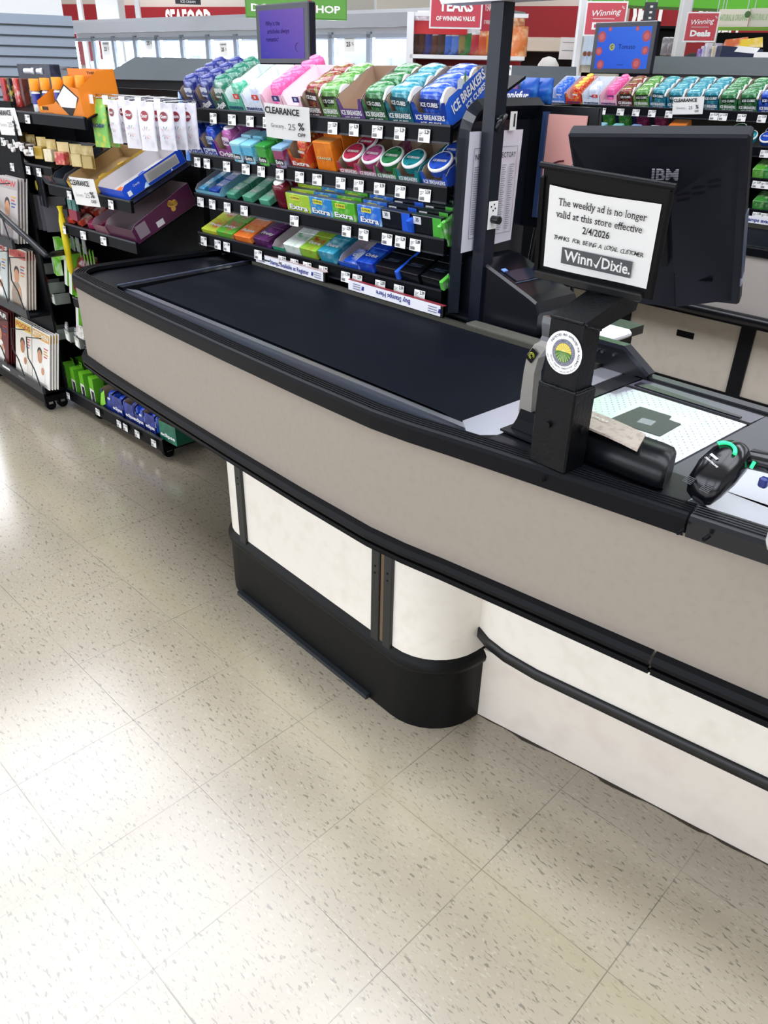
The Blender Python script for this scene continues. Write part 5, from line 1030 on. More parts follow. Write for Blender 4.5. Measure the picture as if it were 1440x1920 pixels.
o=magazine('#eceae6','CHEF','#d89a2a',w=.12,h=.20,seed=9,band='#f0d27a',shirt='#e8e4e0',sk='#7a4a2c'); l,q,_=(GT@TR(gx(72,.50,.06),.06,.36)@RZ(-4)@RX(-6)).decompose(); o.location=l; o.rotation_euler=q.to_euler(); o['label']='narrow white magazine with a bearded cook, standing between the two racks'
m=M(); m.lo((-.06,.005,-.1),(.06,.02,.20),mat('#55585c',.3)); o=m.build('magazine_holder',gon); o.location=(gx(76,.50,.06),.06,.32)
m=M(); m.box((0,0,0),(.02,.12,.3),mat('#8a8c8c',.35,nz='#b0b2b0',nscale=60),.001); tag(m.build('magazine_stack',loc=onl(2,380,(-2.95,.2),0)),'grey stack of thin magazines cut by the left edge','magazines')
# ---------------------------------------------------------------- next checkout lane
nk=thing('checkout_counter','second checkout counter behind, grey side above cream panels with black posts','checkout counter',(0,2.24,0)); NT=TR(0,-2.24,0)
NGR=mat('#a59f9a',.42)
m=M(NT); m.lo((-2.2,2.245,.60),(2.2,2.26,.845),NGR); m.build('side_panel',nk)
m=M(NT); m.lo((-2.21,2.232,.842),(2.2,2.285,.878),RUB,.004); 
for k in range(3): m.lo((-2.2,2.245+k*.011,.878),(2.2,2.249+k*.011,.8805),RUBD)
m.build('top_bumper',nk)
m=M(NT); m.cyl((-2.2,2.238,.578),(2.2,2.238,.578),.024,RUBD,seg=12); m.lo((-2.2,2.235,.545),(2.2,2.27,.575),RUBD); m.build('lower_bumper',nk)
m=M(NT); m.lo((-2.2,2.285,.84),(2.2,2.82,.862),DECK); m.lo((-2.0,2.30,.862),(-.30,2.79,.872),BELT); m.lo((-2.0,2.79,.862),(2.2,2.81,.892),mat('#6e6c62',.35,.8)); m.build('deck',nk)
xs=[ony(px,600,2.335).x for px in (1170,1408)]; bw=.030
X_=[-2.1,xs[0]-.9,xs[0],xs[1]+.0,xs[1]+.9,2.1]
for i in range(5):
    m=M(NT); m.lo((X_[i]+.004,2.338,.20),(X_[i+1]-.004,2.355,.55),mat('#cbc2b6',.42,nz='#c2b9ac',nscale=18))
    if i==2:
        p=ony(1285,627,2.338); m.lo((p.x-.045,2.3365,p.z-.015),(p.x+.045,2.338,p.z+.015),BLK2)
    m.build('pedestal_panel',nk)
for x in X_: m=M(NT); m.lo((x-bw,2.325,.02),(x+bw*1.2,2.345,.55),BLK); m.build('trim_post',nk)
m=M(NT); m.lo((-2.1,2.33,0),(2.1,2.36,.2),KB); m.build('kick_base',nk)
m=M(NT); m.lo((-2.1,2.36,0),(2.1,2.80,.55),BLK2); m.build('pedestal_core',nk)
m=M(); m.lo((-.3,0,0),(.3,.01,.03),mat('#ecebf0',.3)); m.text('Stamps available at Register',.022,mat('#1f2f86',.5),TR(0,-.001,.015)@FRONT,bold=.03,w=.3); tag(m.build('stamp_sign',loc=(ony(1450,420,2.78).x,2.785,.894)),'white stamp strip sign on the second checkout at the right edge','sign')
# second rack
P0=onl(1030,200,(-1.9,2.80),3.5); R2=(P0.x,P0.y,0); RT2=TR(*R2)@RZ(3.5)
rk2,S2=rack('black gum rack of the second checkout, seen above the register monitor',R2,3.5,1.75,LV,endframe=False,zb=.89)
def xr2(px,lev):
    z=LV[lev]+.02; lo,hi=-1,3
    for _ in range(40):
        mid=(lo+hi)/2; v=RT2@Vector((mid,-.01,z))-CAM; u=720+FPX*v.dot(RIGHT)/v.dot(FWD)
        if u<px: lo=mid
        else: hi=mid
    return lo
for px,pr in ((1040,'1.49'),(1069,'1.49'),(1099,'1.49'),(1131,'1.49'),(1165,'5.29'),(1194,'5.29'),(1224,'5.29'),(1256,'5.29'),(1340,'5.29'),(1357,'5.29'),(1392,'5.29'),(1430,'5.29')): ptag(S2[0],xr2(px,0),-.017,LV[0]+.014,pr)
for px in (1345,1400,1435): ptag(S2[1],xr2(px,1),-.017,LV[1]+.014,'3.59')
for px in (1420,1436): ptag(S2[2],xr2(px,2),-.017,LV[2]+.014,'3.59'); ptag(S2[3],xr2(px,3),-.017,LV[3]+.014,'1.99')
TOP2=[(1030,1058,'#3f78d8','#7fa8ee','mentos',None,'mbl',3,1,'blue',dict(tc='#e8ecf8',inner='#e9eef8')),
 (1059,1089,'#c8342a','#e8c040','mentos',None,'mfr',4,1,'red and gold',dict(tc='#20306e',inner='#f0c8c8')),
 (1090,1122,'#dfe6f2','#c4d4ee','mentos',None,'mwh',2,1,'white and blue',dict(tc='#20306e',inner='#eceff4',badge=('50','#d63a3a'))),
 (1123,1154,'#f0b8cc','#e89ab8','mentos',None,'mpk',4,1,'soft pink',dict(tc='#20306e',inner='#f4dfe6')),
 (1155,1184,'#5a2a30','#8a3a44',IBT,'ICE CUBES','ird',4,1,'wine red',{}),(1185,1214,'#4c7a38','#9ab86c',IBT,'ICE CUBES','igr',4,1,'leaf green',{}),
 (1215,1246,'#14607a','#3f9ac8',IBT,'ICE CUBES','itl',4,1,'turquoise first',{}),(1247,1279,'#14607a','#3f9ac8',IBT,'ICE CUBES','itl',4,1,'turquoise second',{}),
 (1280,1311,'#14607a','#3f9ac8',IBT,'ICE CUBES','itl',4,1,'turquoise third',{}),(1312,1343,'#14506a','#3f8ab8',IBT,'ICE CUBES','itl',4,1,'turquoise fourth',{}),
 (1344,1378,'#1f5a34','#5c9a68',IBT,'ICE CUBES','idg',3,1,'half-empty green',{}),(1379,1416,'#1f4a30','#5c9a68',IBT,'ICE CUBES','idg',4,1,'full green',{}),
 (1417,1455,'#153a9a','#4f86e6',IBT,'ICE CUBES','ibl',4,1,'cobalt blue',{})]
stock(RT2,LV[0],TOP2,lambda p:xr2(p,0),'on the rear lane rack','gum bottles in boxes on the second lane rack')
def two(key,fn,px,lev,label,rows,grp,**k): fill(key,fn,RT2,xr2(px,lev),LV[lev],0,rows,1,label,grp,jit=2,**k)
g='gum on the second shelf of the rear lane rack'
for px,a,wd in ((1125,('#8fd0dc','#e4f2f8','#9fd4e6'),'pale cyan'),(1155,('#8fd0dc','#e4f2f8','#8fd4d6'),'aqua'),(1188,('#7a8fc8','#c4d4ee','#8fb8e8'),'periwinkle'),(1222,('#4fae3a','#a4d480','#e4f0e0'),'grass green')):
    two('cube'+wd,lambda a=a: cubeb(*a),px,1,wd+' square gum bottle, # of the rear lane rack second shelf',1,g,dy=.05,y0=.0,tilt=-6)
    m=M(); m.lo((-.03,.0,0),(.03,.03,.095),mat('#3f9a3a' if px<1160 else '#7a1f4a',.3,nz='#a4d480' if px<1160 else '#c05a8a',nscale=40),.002); o=tag(m.build('gum_carton'),'tall carton behind the %s gum bottle on the rear lane rack'%wd,'gum carton'); l,q,_=(RT2@TR(xr2(px,1),0,LV[1]+BZ)@RX(SL)@TR(0,.07,0)).decompose(); o.location=l;o.rotation_euler=q.to_euler()
m=M(); m.lo((-.045,0,0),(.045,.09,.075),mat('#f0822a',.3,nz='#f6a04a',nscale=20),.002); m.lo((-.02,-.001,.04),(.02,0,.06),mat('#6a5a4a',.4)); o=tag(m.build('orange_carton'),'orange carton on the second shelf of the rear lane rack','carton'); l,q,_=(RT2@TR(xr2(1262,1),0,LV[1]+BZ)@RX(SL)).decompose(); o.location=l;o.rotation_euler=q.to_euler()
for px,c,wd in ((1303,'#b0304a','red'),(1332,'#5a3f8a','violet'),(1366,'#2f7a4a','green'),(1396,'#1f8f9a','teal'),(1430,'#2a4fb8','blue')):
    two('tin',lambda:0,px,1,wd,0,g) if 0 else None
    fill('t2'+c,lambda c=c: tin(c),RT2,xr2(px,1),LV[1],0,2 if px in (1366,1430) else 1,1,wd+' mint tin, # of the rear lane rack second shelf','mint tins on the rear lane rack',dy=.06,y0=.035,zoff=.02,jit=2,tilt=14)
for lev,L in ((2,((1418,'#5fae3a','green'),(1438,'#3f9a4a','deep green'))),(3,((1418,'#3f8f3a','leaf green'),(1438,'#2f6f3a','forest green')))):
    for px,c,wd in L:
        m=M(); m.lo((-.03,0,0),(.03,.1,.05),mat(c,.3,nz='#c4dcb0',nscale=30),.002); o=tag(m.build('gum_carton'),'%s gum carton low on the rear lane rack at the right edge'%wd,'gum carton'); l,q,_=(RT2@TR(xr2(px,lev),0,LV[lev]+BZ)@RX(SL)).decompose(); o.location=l;o.rotation_euler=q.to_euler()
q=onl(1290,198,(R2[0],R2[1]-.03),3.5); clearance(tuple(q),8,6,-3,.155,.078,'white clearance sign on the rear lane rack above the monitor')
# impulse shelf with blue wafer bags, between the lanes
t=thing('impulse_shelf','small black shelf with grey ticket strip behind the lane pole','shelf',(-1.02,1.35,0)); Q=TR(1.02,-1.35,0)
a=ony(945,193,1.3); b=ony(1003,193,1.3)
m=M(Q); m.lo((a.x-.25,1.30,a.z-.008),(b.x+.02,1.55,a.z),RK); m.lo((a.x-.25,1.29,a.z-.035),(b.x+.02,1.30,a.z),mat('#2a2c33',.3)); m.lo((a.x-.25,1.288,a.z-.045),(b.x+.02,1.30,a.z-.037),mat('#d8785a',.4)); m.build('shelf_board',t)
m=M(Q); m.lo((a.x-.25,1.5,0),(b.x+.02,1.55,a.z),BLK2); m.build('shelf_body',t)
m=M(Q); m.lo((b.x-.05,1.286,a.z-.032),(b.x+.0,1.289,a.z-.004),mat('#8a8c94',.4)); m.build('ticket',t)
for i,dx in enumerate((-.03,.05,.10)):
    m=M(); R=[]
    for v,th,ww in ((0,.002,1),(.2,.02,1),(.7,.02,.98),(1,.002,1)): R.append([(.045*ww*math.cos(k*PI/6),th*math.sin(k*PI/6),v*.085) for k in range(12)])
    m.rings(R,mat('#1a4fa8',.25,nz='#3f8ad0' if i else '#c8703a',nscale=22)); o=tag(m.build('wafer_bag',loc=(a.x+dx,1.36+i*.02,a.z)),'blue candy bag on the small black shelf, %s'%('beside the pole','middle','at right')[i],'candy bag')
m=M(FRONT); m.rect(.16,.045,mat('#1d3f9a',.3),I4); m.text('Kinsu',.045,WHT,TR(0,0,.001),bold=.03,w=.14,shear=.3) if 0 else m.text('Almnisfur',.04,WHT,TR(0,0,.001),bold=.03,w=.15,shear=.3); tag(m.build('wafer_banner',loc=(a.x+.03,1.31,a.z+.025)),'blue banner with white slanted lettering on the small black shelf','banner')
m=M(FRONT); m.rect(.045,.035,WHT,I4); m.text('1.99',.016,INK,TR(.006,.006,.001)); t2=thing('price_card','white price card above the blue candy bags','price card',(a.x,1.30,a.z)); o=m.build('card',t2); o.location=(0,0,.105); m=M(); m.cyl((0,.003,0),(0,.003,.1),.002,BLK,seg=6); m.build('stem',t2)
# ---------------------------------------------------------------- customer screens
def screen(T,w,h,label,draw):
    t=thing('customer_screen',label,'screen',(0,0,0)); l,q,_=T.decompose(); t.location=l; t.rotation_euler=q.to_euler()
    m=M(); m.lo((-w/2,0,-h/2),(w/2,.035,h/2),mat('#0d1020',.25),.004); m.build('housing',t)
    m=M(); m.tube([(0,.03,-h/2+.02),(0,.04,-h/2-.12)],.015,BLK2,8); m.build('mount',t)
    draw(t,w,h); return t
def scr_mat(c1,c2,e):
    m=bpy.data.materials.new('screen'); m.use_nodes=True; nt=m.node_tree; b=nt.nodes['Principled BSDF']; tc=nt.nodes.new('ShaderNodeTexCoord'); g=nt.nodes.new('ShaderNodeTexGradient'); mp=nt.nodes.new('ShaderNodeMapping'); mp.inputs['Rotation'].default_value=(0,math.radians(60),0); mp.inputs['Scale'].default_value=(4,4,4); mp.inputs['Location'].default_value=(.5,0,0)
    r=nt.nodes.new('ShaderNodeValToRGB'); r.color_ramp.elements[0].color=lin(c1); r.color_ramp.elements[1].color=lin(c2)
    L=nt.links; L.new(tc.outputs['Object'],mp.inputs[0]); L.new(mp.outputs[0],g.inputs[0]); L.new(g.outputs[0],r.inputs[0]); L.new(r.outputs[0],b.inputs['Emission Color']); b.inputs['Emission Strength'].default_value=e; b.inputs['Base Color'].default_value=(0,0,0,1); b.inputs['Roughness'].default_value=.3; b.inputs['Specular IOR Level'].default_value=.1; return m
def d1(t,w,h):
    m=M(TR(0,-.0006,0)@FRONT); m.rect(w*.84,h*.80,scr_mat('#4038c0','#8460c8',.9),I4); m.build('display',t)
    m=M(TR(0,-.0012,0)@FRONT); D=mat('#3a2f6a',.4,emit=.4); 
    for k,s_ in enumerate(('Why is the','artichoke always','romantic?')): m.text(s_,h*.11,mat('#15103a',.6,spec=.1),TR((-w*.16,-w*.06,-w*.18)[k],h*(.18-.13*k),0),bold=.01)
    m.tube([(w*.30+.014*math.cos(a),-h*.22+.014*math.sin(a),0) for a in [math.radians(q) for q in range(80,280,20)]],.0012,INK,4); m.lo((-w*.34,-h*.31,0),(-w*.26,-h*.30,.0004),D); m.build('screen_text',t)
screen(TR(-1.82,.75,1.612)@RZ(-.8),.343,.196,'dark customer screen with purple artichoke question, above the near rack',d1)
tp=thing('screen_pole','black pole carrying the purple customer screen behind the near rack','pole',(-1.82,.79,0)); m=M(); m.lo((-.02,-.0,0),(.02,.04,1.52),BLK2); m.build('pole_tube',tp); m=M(); m.lo((-.12,-.06,0),(.12,.12,.02),BLK2); m.build('pole_foot',tp)
def d2(t,w,h):
    m=M(TR(0,-.0006,0)@FRONT); m.rect(w*.86,h*.80,scr_mat('#2f62e8','#3f78f4',1.0),I4); m.build('display',t)
    m=M(TR(0,-.0012,0)@FRONT)
    for k,(x,y,r) in enumerate(((-.36,.22,.07),(.36,.22,.07),(-.38,-.06,.055),(.37,-.05,.055),(-.33,-.32,.06),(.26,-.30,.07),(-.24,.36,.03),(.20,.36,.03))):
        m.disc(r*w,mat('#8a2f3a',.4,emit=.5),TR(x*w,y*h,0),16); m.disc(r*w*.6,mat('#a0484e',.4,emit=.5),TR(x*w,y*h,.0004),14)
    m.disc(w*.045,mat('#8f8f4a',.4,emit=.4),TR(-w*.17,h*.02,.0004),16); m.text('C',h*.10,INK,TR(-w*.17,h*.02,.0008),bold=.02); m.text('Tomato',h*.13,mat('#0c1238',.6,spec=.1),TR(w*.07,h*.02,.0004)); m.lo((-w*.05,-h*.33,0),(w*.05,-h*.32,.0004),INK); m.build('screen_text',t)
c=ony(1167,90,3.30); screen(TR(c.x,3.30,c.z)@RZ(3),.40,.262,'customer screen showing the word Tomato on blue, behind the rear lane rack',d2)
tp=thing('screen_pole','black pole carrying the blue customer screen of the rear lane','pole',(c.x,3.34,0)); m=M(); m.lo((-.02,0,0),(.02,.04,c.z-.1),BLK2); m.build('pole_tube',tp); m=M(); m.lo((-.12,-.06,0),(.12,.12,.02),BLK2); m.build('pole_foot',tp)
# ---------------------------------------------------------------- store background
YAW=48.0
def FT(px,py,d): p=far(px,py,d); return p
def bgbox(m,px0,px1,py0,py1,d,mt,depth=.3,toz=None,b=0):
    """box facing the aisle, its face spanning the view columns px0..px1 at distance d"""
    p=far((px0+px1)/2,(py0+py1)/2,d); a=far(px0,(py0+py1)/2,d); c=far(px1,(py0+py1)/2,d); w=(c-a).length; zt=far((px0+px1)/2,py0,d).z; zb=far((px0+px1)/2,py1,d).z if toz is None else toz
    yaw=math.degrees(math.atan2(c.y-a.y,c.x-a.x)); T=TR(p.x,p.y,0)@RZ(yaw)
    m.lo((-w/2,0,zb),(w/2,depth,zt),mt,b,T); return T,w,zt,zb
def anchored(name,label,cat,T,group=None):
    l,q,_=T.decompose(); t=thing(name,label,cat,tuple(l),math.degrees(q.to_euler().z),group); return t
def dims(px0,px1,py0,py1,d):
    m=M(); return bgbox(m,px0,px1,py0,py1,d,BLK)
def bgthing(name,label,cat,px0,px1,py0,py1,d,group=None):
    T,w,zt,zb=dims(px0,px1,py0,py1,d); return anchored(name,label,cat,T,group),w,zt,zb
# far red wall and soffit
RED=mat('#a81e28',.6); BEI=mat('#e2dcd0',.7)
a=far(-150,100,24); b_=far(1700,100,17.5); yw=math.degrees(math.atan2(b_.y-a.y,b_.x-a.x)); WL=(b_-a).length; WT=TR(a.x,a.y,0)@RZ(yw)
m=M(WT); m.lo((0,0,0),(WL,.2,4.6),mat('#dcd6ca',.75)); struct(m,'wall_rear')
def wx(px):
    lo,hi=0,WL
    for _ in range(40):
        mid=(lo+hi)/2; v=WT@Vector((mid,0,2))-CAM; u=720+FPX*v.dot(RIGHT)/v.dot(FWD)
        if u<px: lo=mid
        else: hi=mid
    return lo
def wz(px,py):
    x=wx(px); P=WT@Vector((x,0,0)); d=math.hypot(P.x-CAM.x,P.y-CAM.y); return far(px,py,d).z
for i,(p0,p1,pt,lab) in enumerate(((112,203,9,'far left red wall panel beyond the freezers'),(222,262,11,'narrow red wall panel beside the white column'),(266,482,14,'long red wall panel behind the seafood lettering'),(905,1084,12,'wide red wall panel above the beige shelving'),(1170,1300,6,'red wall panel behind the deli lettering'),(1302,1460,14,'red wall panel at the far right'))):
    m=M(); x0,x1=wx(p0),wx(p1); m.lo((0,-.05,0),(x1-x0,0,wz(p0,pt)-1.6),RED); tag(m.build('wall_panel',loc=tuple(WT@Vector((x0,-.02,1.6))),rz=yw),lab,'wall panel')
def wtext(s_,px,py,hpx,wpx,lab,off=.1,c='#f6f4f2'):
    m=M(FRONT); x=wx(px); h=hpx/FPX*21*1.35; m.text(s_,h,mat(c,.5,emit=.35),I4,bold=.035,w=wx(px+wpx/2)-wx(px-wpx/2)); tag(m.build('wall_lettering',loc=tuple(WT@Vector((x,-off,wz(px,py)))),rz=yw),lab,'lettering')
wtext('SEAFOOD',363,42,27,84,'white SEAFOOD lettering on the far red wall',.12)
wtext('DELI',1194,34,44,72,'white DELI lettering on the red wall behind the Winning Deals sign',.12)
wtext('KITCHEN',1338,22,13,84,'white KITCHEN lettering half hidden by the right Winning Deals sign',.12)
wtext('DELI',1350,60,12,50,'small white DELI lettering at the far right wall',.12)
# columns
for i,(px,wpx,d,lab) in enumerate(((157,7,17,'slim white column in front of the far left red wall'),(213,32,16.4,'wide white column left of the narrow red panel'),(263,7,16.6,'slim cream column right of the narrow red panel'),(1087,11,7.6,'white steel column left of the first Winning Deals sign'),(1278,15,9.2,'white column behind the right Winning Deals sign'),(1335,13,12,'pale column above the right Winning Deals sign'),(668,60,13,'white structure above the freezer doors'))):
    q=far(px,60,d); w=wpx/FPX*d*1.05
    if i==6:
        m=M(); m.lo((-w/2,0,2.05),(w/2,.3,2.7),mat('#e8e8ea',.5)); m.lo((-w/2+.04,-.02,2.12),(w/2-.04,0,2.6),mat('#bfb9ae',.5)); tag(m.build('ceiling_baffle',loc=(q.x,q.y,0),rz=YAW),lab,'frame'); continue
    m=M(); m.lo((-w/2,-w/2,0),(w/2,w/2,4.6),mat('#e6e6e8',.5),.01); tag(m.build('column',loc=(q.x,q.y,0),rz=YAW),lab,'column')
# freezer run
A_=far(140,46,14.6); B_=far(905,22,9.45); A_.z=B_.z=0; fy=math.degrees(math.atan2(B_.y-A_.y,B_.x-A_.x)); FL=(B_-A_).length; FTm=TR(A_.x,A_.y,0)@RZ(fy)
fz=thing('freezer_run','long row of glass-door freezers with a grey canopy across the back','freezer',tuple(A_),fy)
FG=mat('#9c9fa5',.4,.2)
m=M(); m.rings([[(x,-.12,1.97),(x,-.02,1.97),(x,.9,1.97),(x,.9,2.14),(x,-.02,2.14),(x,-.10,2.10)] for x in (0,FL)],FG,smooth=False); m.build('canopy',fz)
m=M(); m.lo((0,.02,0),(FL,.9,.3),FG); m.lo((0,.85,.3),(FL,.9,1.97),mat('#e4eef8',.5)); m.lo((0,0,1.90),(FL,.9,1.97),mat('#d8dde4',.4)); m.build('cabinet_body',fz)
def fx(px):
    lo,hi=-1,FL+1
    for _ in range(40):
        mid=(lo+hi)/2; v=FTm@Vector((mid,0,1.6))-CAM; u=720+FPX*v.dot(RIGHT)/v.dot(FWD)
        if u<px: lo=mid
        else: hi=mid
    return lo
FB=[142,181,219,259,300,346,394,446,502,560,622,693,772,860]
GLS=mat('#dfeefc',.04,spec=.9,alpha=.10); ALU=mat('#9aa2ae',.35,.3); rnd=random.Random(5)
for i in range(len(FB)-1):
    x0,x1=fx(FB[i]),fx(FB[i+1])
    m=M(); 
    for a0,b0 in (((x0,-.03,.3),(x0+.03,.02,1.93)),((x1-.03,-.03,.3),(x1,.02,1.93)),((x0,-.03,1.87),(x1,.02,1.91)),((x0,-.03,.3),(x1,.02,.36))): m.lo(a0,b0,ALU)
    d=m.build('freezer_door',fz); m=M(); m.quad([(x0+.045,-.005,.36),(x1-.045,-.005,.36),(x1-.045,-.005,1.87),(x0+.045,-.005,1.87)],GLS); m.build('glass_pane',d)
    m=M(); m.lo((x0-.015,.05,.35),(x0+.015,.07,1.88),mat('#eaf4ff',.5,emit=110)); m.build('light_tube',fz)
    for z in (.55,.85,1.15,1.45): 
        m=M(); m.lo((x0,.12,z),(x1,.8,z+.012),mat('#e8ecf0',.4)); m.build('wire_shelf',fz)
    if FB[i]<860:
        for z in (1.162,1.462):
            n=3
            for k in range(n):
                if rnd.random()<.25: continue
                w=(x1-x0)/n*.9; cx=x0+(x1-x0)*(k+.5)/n; h=rnd.uniform(.14,.24); m=M(); m.lo((-w/2,0,0),(w/2,.2,h),mat(rnd.choice(['#cfe0f2','#a8c8ea','#e8eef4','#8fb4dc','#dde6ee']),.4,nz='#f4f8fc',nscale=9),.01)
                P=FTm@Vector((cx,.25,z)); tag(m.build('frozen_food_pack',loc=tuple(P),rz=fy),'pale blue frozen food pack on a shelf behind the glass freezer doors','frozen food','frozen food packs behind the glass doors')
def ccard(px,py,d,wpx,lab,g):
    q=far(px,py,d); w=wpx/FPX*d; t=thing('clearance_card',lab,'sign',tuple(q),fy,g); m=M(FRONT); m.rect(w,w*1.05,mat('#f0efec',.4),I4); m.build('card',t); m=M(FRONT@TR(0,0,.003)); m.text('CLEARANCE',w*.17,mat('#4a4a50',.4),TR(0,w*.36,0),bold=.02,w=w*.85); m.text('25',w*.42,INK,TR(-w*.08,-w*.05,0),bold=.03); m.text('%',w*.3,INK,TR(w*.34,-w*.02,0)); m.build('card_text',t)
for px,py,w,n in ((199,91,17,'second'),(279,80,17,'fourth'),(419,92,17,'seventh'),(655,82,21,'eleventh')):
    x=fx(px); P=FTm@Vector((x,-.04,0)); d=math.hypot(P.x-CAM.x,P.y-CAM.y); ccard(px,py,d,w,'clearance 25 percent card on the %s freezer door from the left'%n,None)
# slat wall unit
t,w,zt,zb=bgthing('slatwall_display','tall grey-blue slatwall shelf end at the far left','display unit',-60,149,26,200,5.6)
m=M(); m.lo((-w/2,0,0),(w/2,.5,zt),mat('#8f9aa8',.5)); m.build('panel',t); m=M()
for k in range(26): m.lo((-w/2,-.004,zt-.058-.052*k),(w/2,.002,zt-.050-.052*k),mat('#2c3138',.6))
m.build('slat_grooves',t,kind='stuff')
t,w,zt,zb=bgthing('white_partition','plain white partition above the slatwall at top left','partition',-60,116,-20,21,8.5); m=M(); m.lo((-w/2,0,0),(w/2,.2,zt+.8),mat('#e9ecef',.5)); m.build('panel',t)
# dark cooler hoods
CH=mat('#42484d',.5,spec=.3,nz='#3e4449',nscale=8); CHD=mat('#1b1c20',.4)
def hood(px0,px1,py0,py1,d,lab,sl=.0,sr=.0,dep=.6):
    t,w,zt,zb=bgthing('cooler_hood',lab,'cooler',px0,px1,py0,py1,d); m=M()
    m.rings([[(-w/2,0,zb),(w/2,0,zb),(w/2,dep,zb),(-w/2,dep,zb)],[(-w/2+sl,dep*.4,zt),(w/2-sr,dep*.4,zt),(w/2-sr,dep,zt),(-w/2+sl,dep,zt)]],CH,smooth=False); m.build('hood',t)
    m=M(); m.lo((-w/2+.02,.02,0),(w/2-.02,dep,zb),CHD); m.build('cooler_body',t)
hood(50,192,124,150,4.6,'low dark peaked hood between slatwall and orange box',.2,.25)
hood(183,560,108,152,4.1,'wide charcoal cooler hood behind the hanging pouches and near rack',.16,0)
hood(880,1082,122,160,5.9,'charcoal cooler hood right of the lane pole',0,0)
hood(1168,1480,104,140,5.6,'charcoal cooler hood behind the rear lane rack',.05,0)
# chips gondola
t,w,zt,zb=bgthing('chip_shelf','white shelf unit with red back panel filled with snack bags, top centre','shelf',768,986,24,130,8.0); WS=mat('#e8e8ea',.4)
m=M(); m.lo((-w/2-.03,-.02,0),(-w/2+.03,.5,zt),WS); m.lo((-w/2,.0,zt-.03),(w/2,.05,zt),WS); m.build('frame',t)
m=M(); m.lo((-w/2,.48,0),(w/2,.5,zt),mat('#b32228',.5)); m.lo((-w/2,.05,zt-.16),(-w/2+.5,.48,zt-.06),mat('#c8262c',.5)); m.build('red_back',t)
zs=far(880,104,8.0).z
for z in (zs,zs-.30): m=M(); m.lo((-w/2,-.02,z-.03),(w/2,.46,z),WS); m.build('shelf',t)
TT_=TR(*t.location)@RZ(math.degrees(t.rotation_euler.z)); rnd=random.Random(11)
cols=['#4a2f28','#50332a','#3a3f7a','#5a3a2e','#4a3a34','#3f64b4','#5b79c0','#8a7a4a','#3f7a44','#b03a44','#c85a3a','#d9822a','#d98a3a','#c8964a','#d89a5a','#c05a2a']
for i in range(16):
    px=778+i*12.6; w_=.105; h=rnd.uniform(.29,.34); m=M(); R=[]
    for v,th,ww in ((0,.01,.95),(.1,.05,1),(.5,.06,1),(.85,.03,.92),(1,.004,.7)): R.append([(w_*.72*ww*math.cos(k*PI/6),th*math.sin(k*PI/6),v*h) for k in range(12)])
    m.rings(R[:3],mat(cols[i],.3,nz='#c08a5a' if i>8 else '#2a1c1c',nscale=14)); m.rings(R[2:],mat('#e6e4e8' if i<10 else cols[i],.3,nz='#b4a8b0' if i<10 else '#e8c89a',nscale=20))
    x=-w/2+(px-768)/218*w; P=TT_@Vector((x,.12,zs)); o=tag(m.build('snack_bag',loc=tuple(P),rz=math.degrees(t.rotation_euler.z)+rnd.uniform(-15,15)),'snack bag standing %s from left on the white chip shelf'%ORD[i],'snack bag','snack bags on the white chip shelf')
for i in range(13):
    px=785+i*15; m=M(); m.lathe([(.04,0),(.043,.01),(.043,.12),(.035,.13),(.04,.131),(.04,.155),(.001,.156)],mat(rnd.choice(['#5a2a2a','#3a3f8a','#e4e4e6','#2a2a3a','#8a9a3a']),.3,nz='#d8d8dc',nscale=16),12); x=-w/2+(px-768)/218*w; P=TT_@Vector((x,.1,zs-.30)); tag(m.build('dip_jar',loc=tuple(P)),'small dip jar on the lower white shelf, %s from left'%ORD[i],'jar','jars on the lower white shelf')
# hanging signs
def hsign(px0,px1,py0,py1,d,name,label,c,draw,border='#f0eeee',rods=True):
    T,w,zt,zb=dims(px0,px1,py0,py1,d); h=zt-zb; p=T.to_translation(); t=thing(name,label,'sign',(p.x,p.y,(zt+zb)/2),math.degrees(T.to_euler().z))
    m=M(); m.lo((-w/2,0,-h/2),(w/2,.03,h/2),mat(border,.4)); m.lo((-w/2+.012,-.003,-h/2+.012),(w/2-.012,0,h/2-.012),mat(c,.4)); m.build('board',t)
    if rods:
        m=M()
        for s_ in (-1,1): m.cyl((s_*w*.4,.015,h/2),(s_*w*.4,.015,4.6-(zt+zb)/2),.004,STEEL,seg=6)
        m.build('hanging_rods',t,kind='stuff')
    m=M(TR(0,-.006,0)@FRONT); draw(m,w,h); m.build('lettering',t); return t
def years(m,w,h):
    m.text('100' if 0 else 'K',h*.3,WHT,TR(-w*.12,h*.40,0),bold=.03) if 0 else None
    m.text('YEARS',h*.36,WHT,TR(0,h*.0,0),bold=.035,w=w*.66); m.text('OF WINNING VALUE',h*.14,WHT,TR(0,-h*.28,0),bold=.03,w=w*.74); m.text('IO',h*.3,WHT,TR(-w*.05,h*.34,0),bold=.03,w=w*.2)
hsign(806,905,-32,54,7.4,'hanging_sign','red hanging sign reading YEARS OF WINNING VALUE','#c23a4a',years)
T,w,zt,zb=dims(905,927,-30,58,7.45); m=M(); m.lo((-w/2,0,-(zt-zb)/2),(w/2,.03,(zt-zb)/2),mat('#b83646',.4)); m.text('YEARS',.07,WHT,TR(0,-.004,0)@FRONT,w=w*.7); m.text('OF WINNING',.04,WHT,TR(0,-.004,-.1)@FRONT,w=w*.7); p=T.to_translation(); tag(m.build('narrow_sign',loc=(p.x,p.y,(zt+zb)/2),rz=math.degrees(T.to_euler().z)+25),'narrow side face of the red YEARS sign','sign')
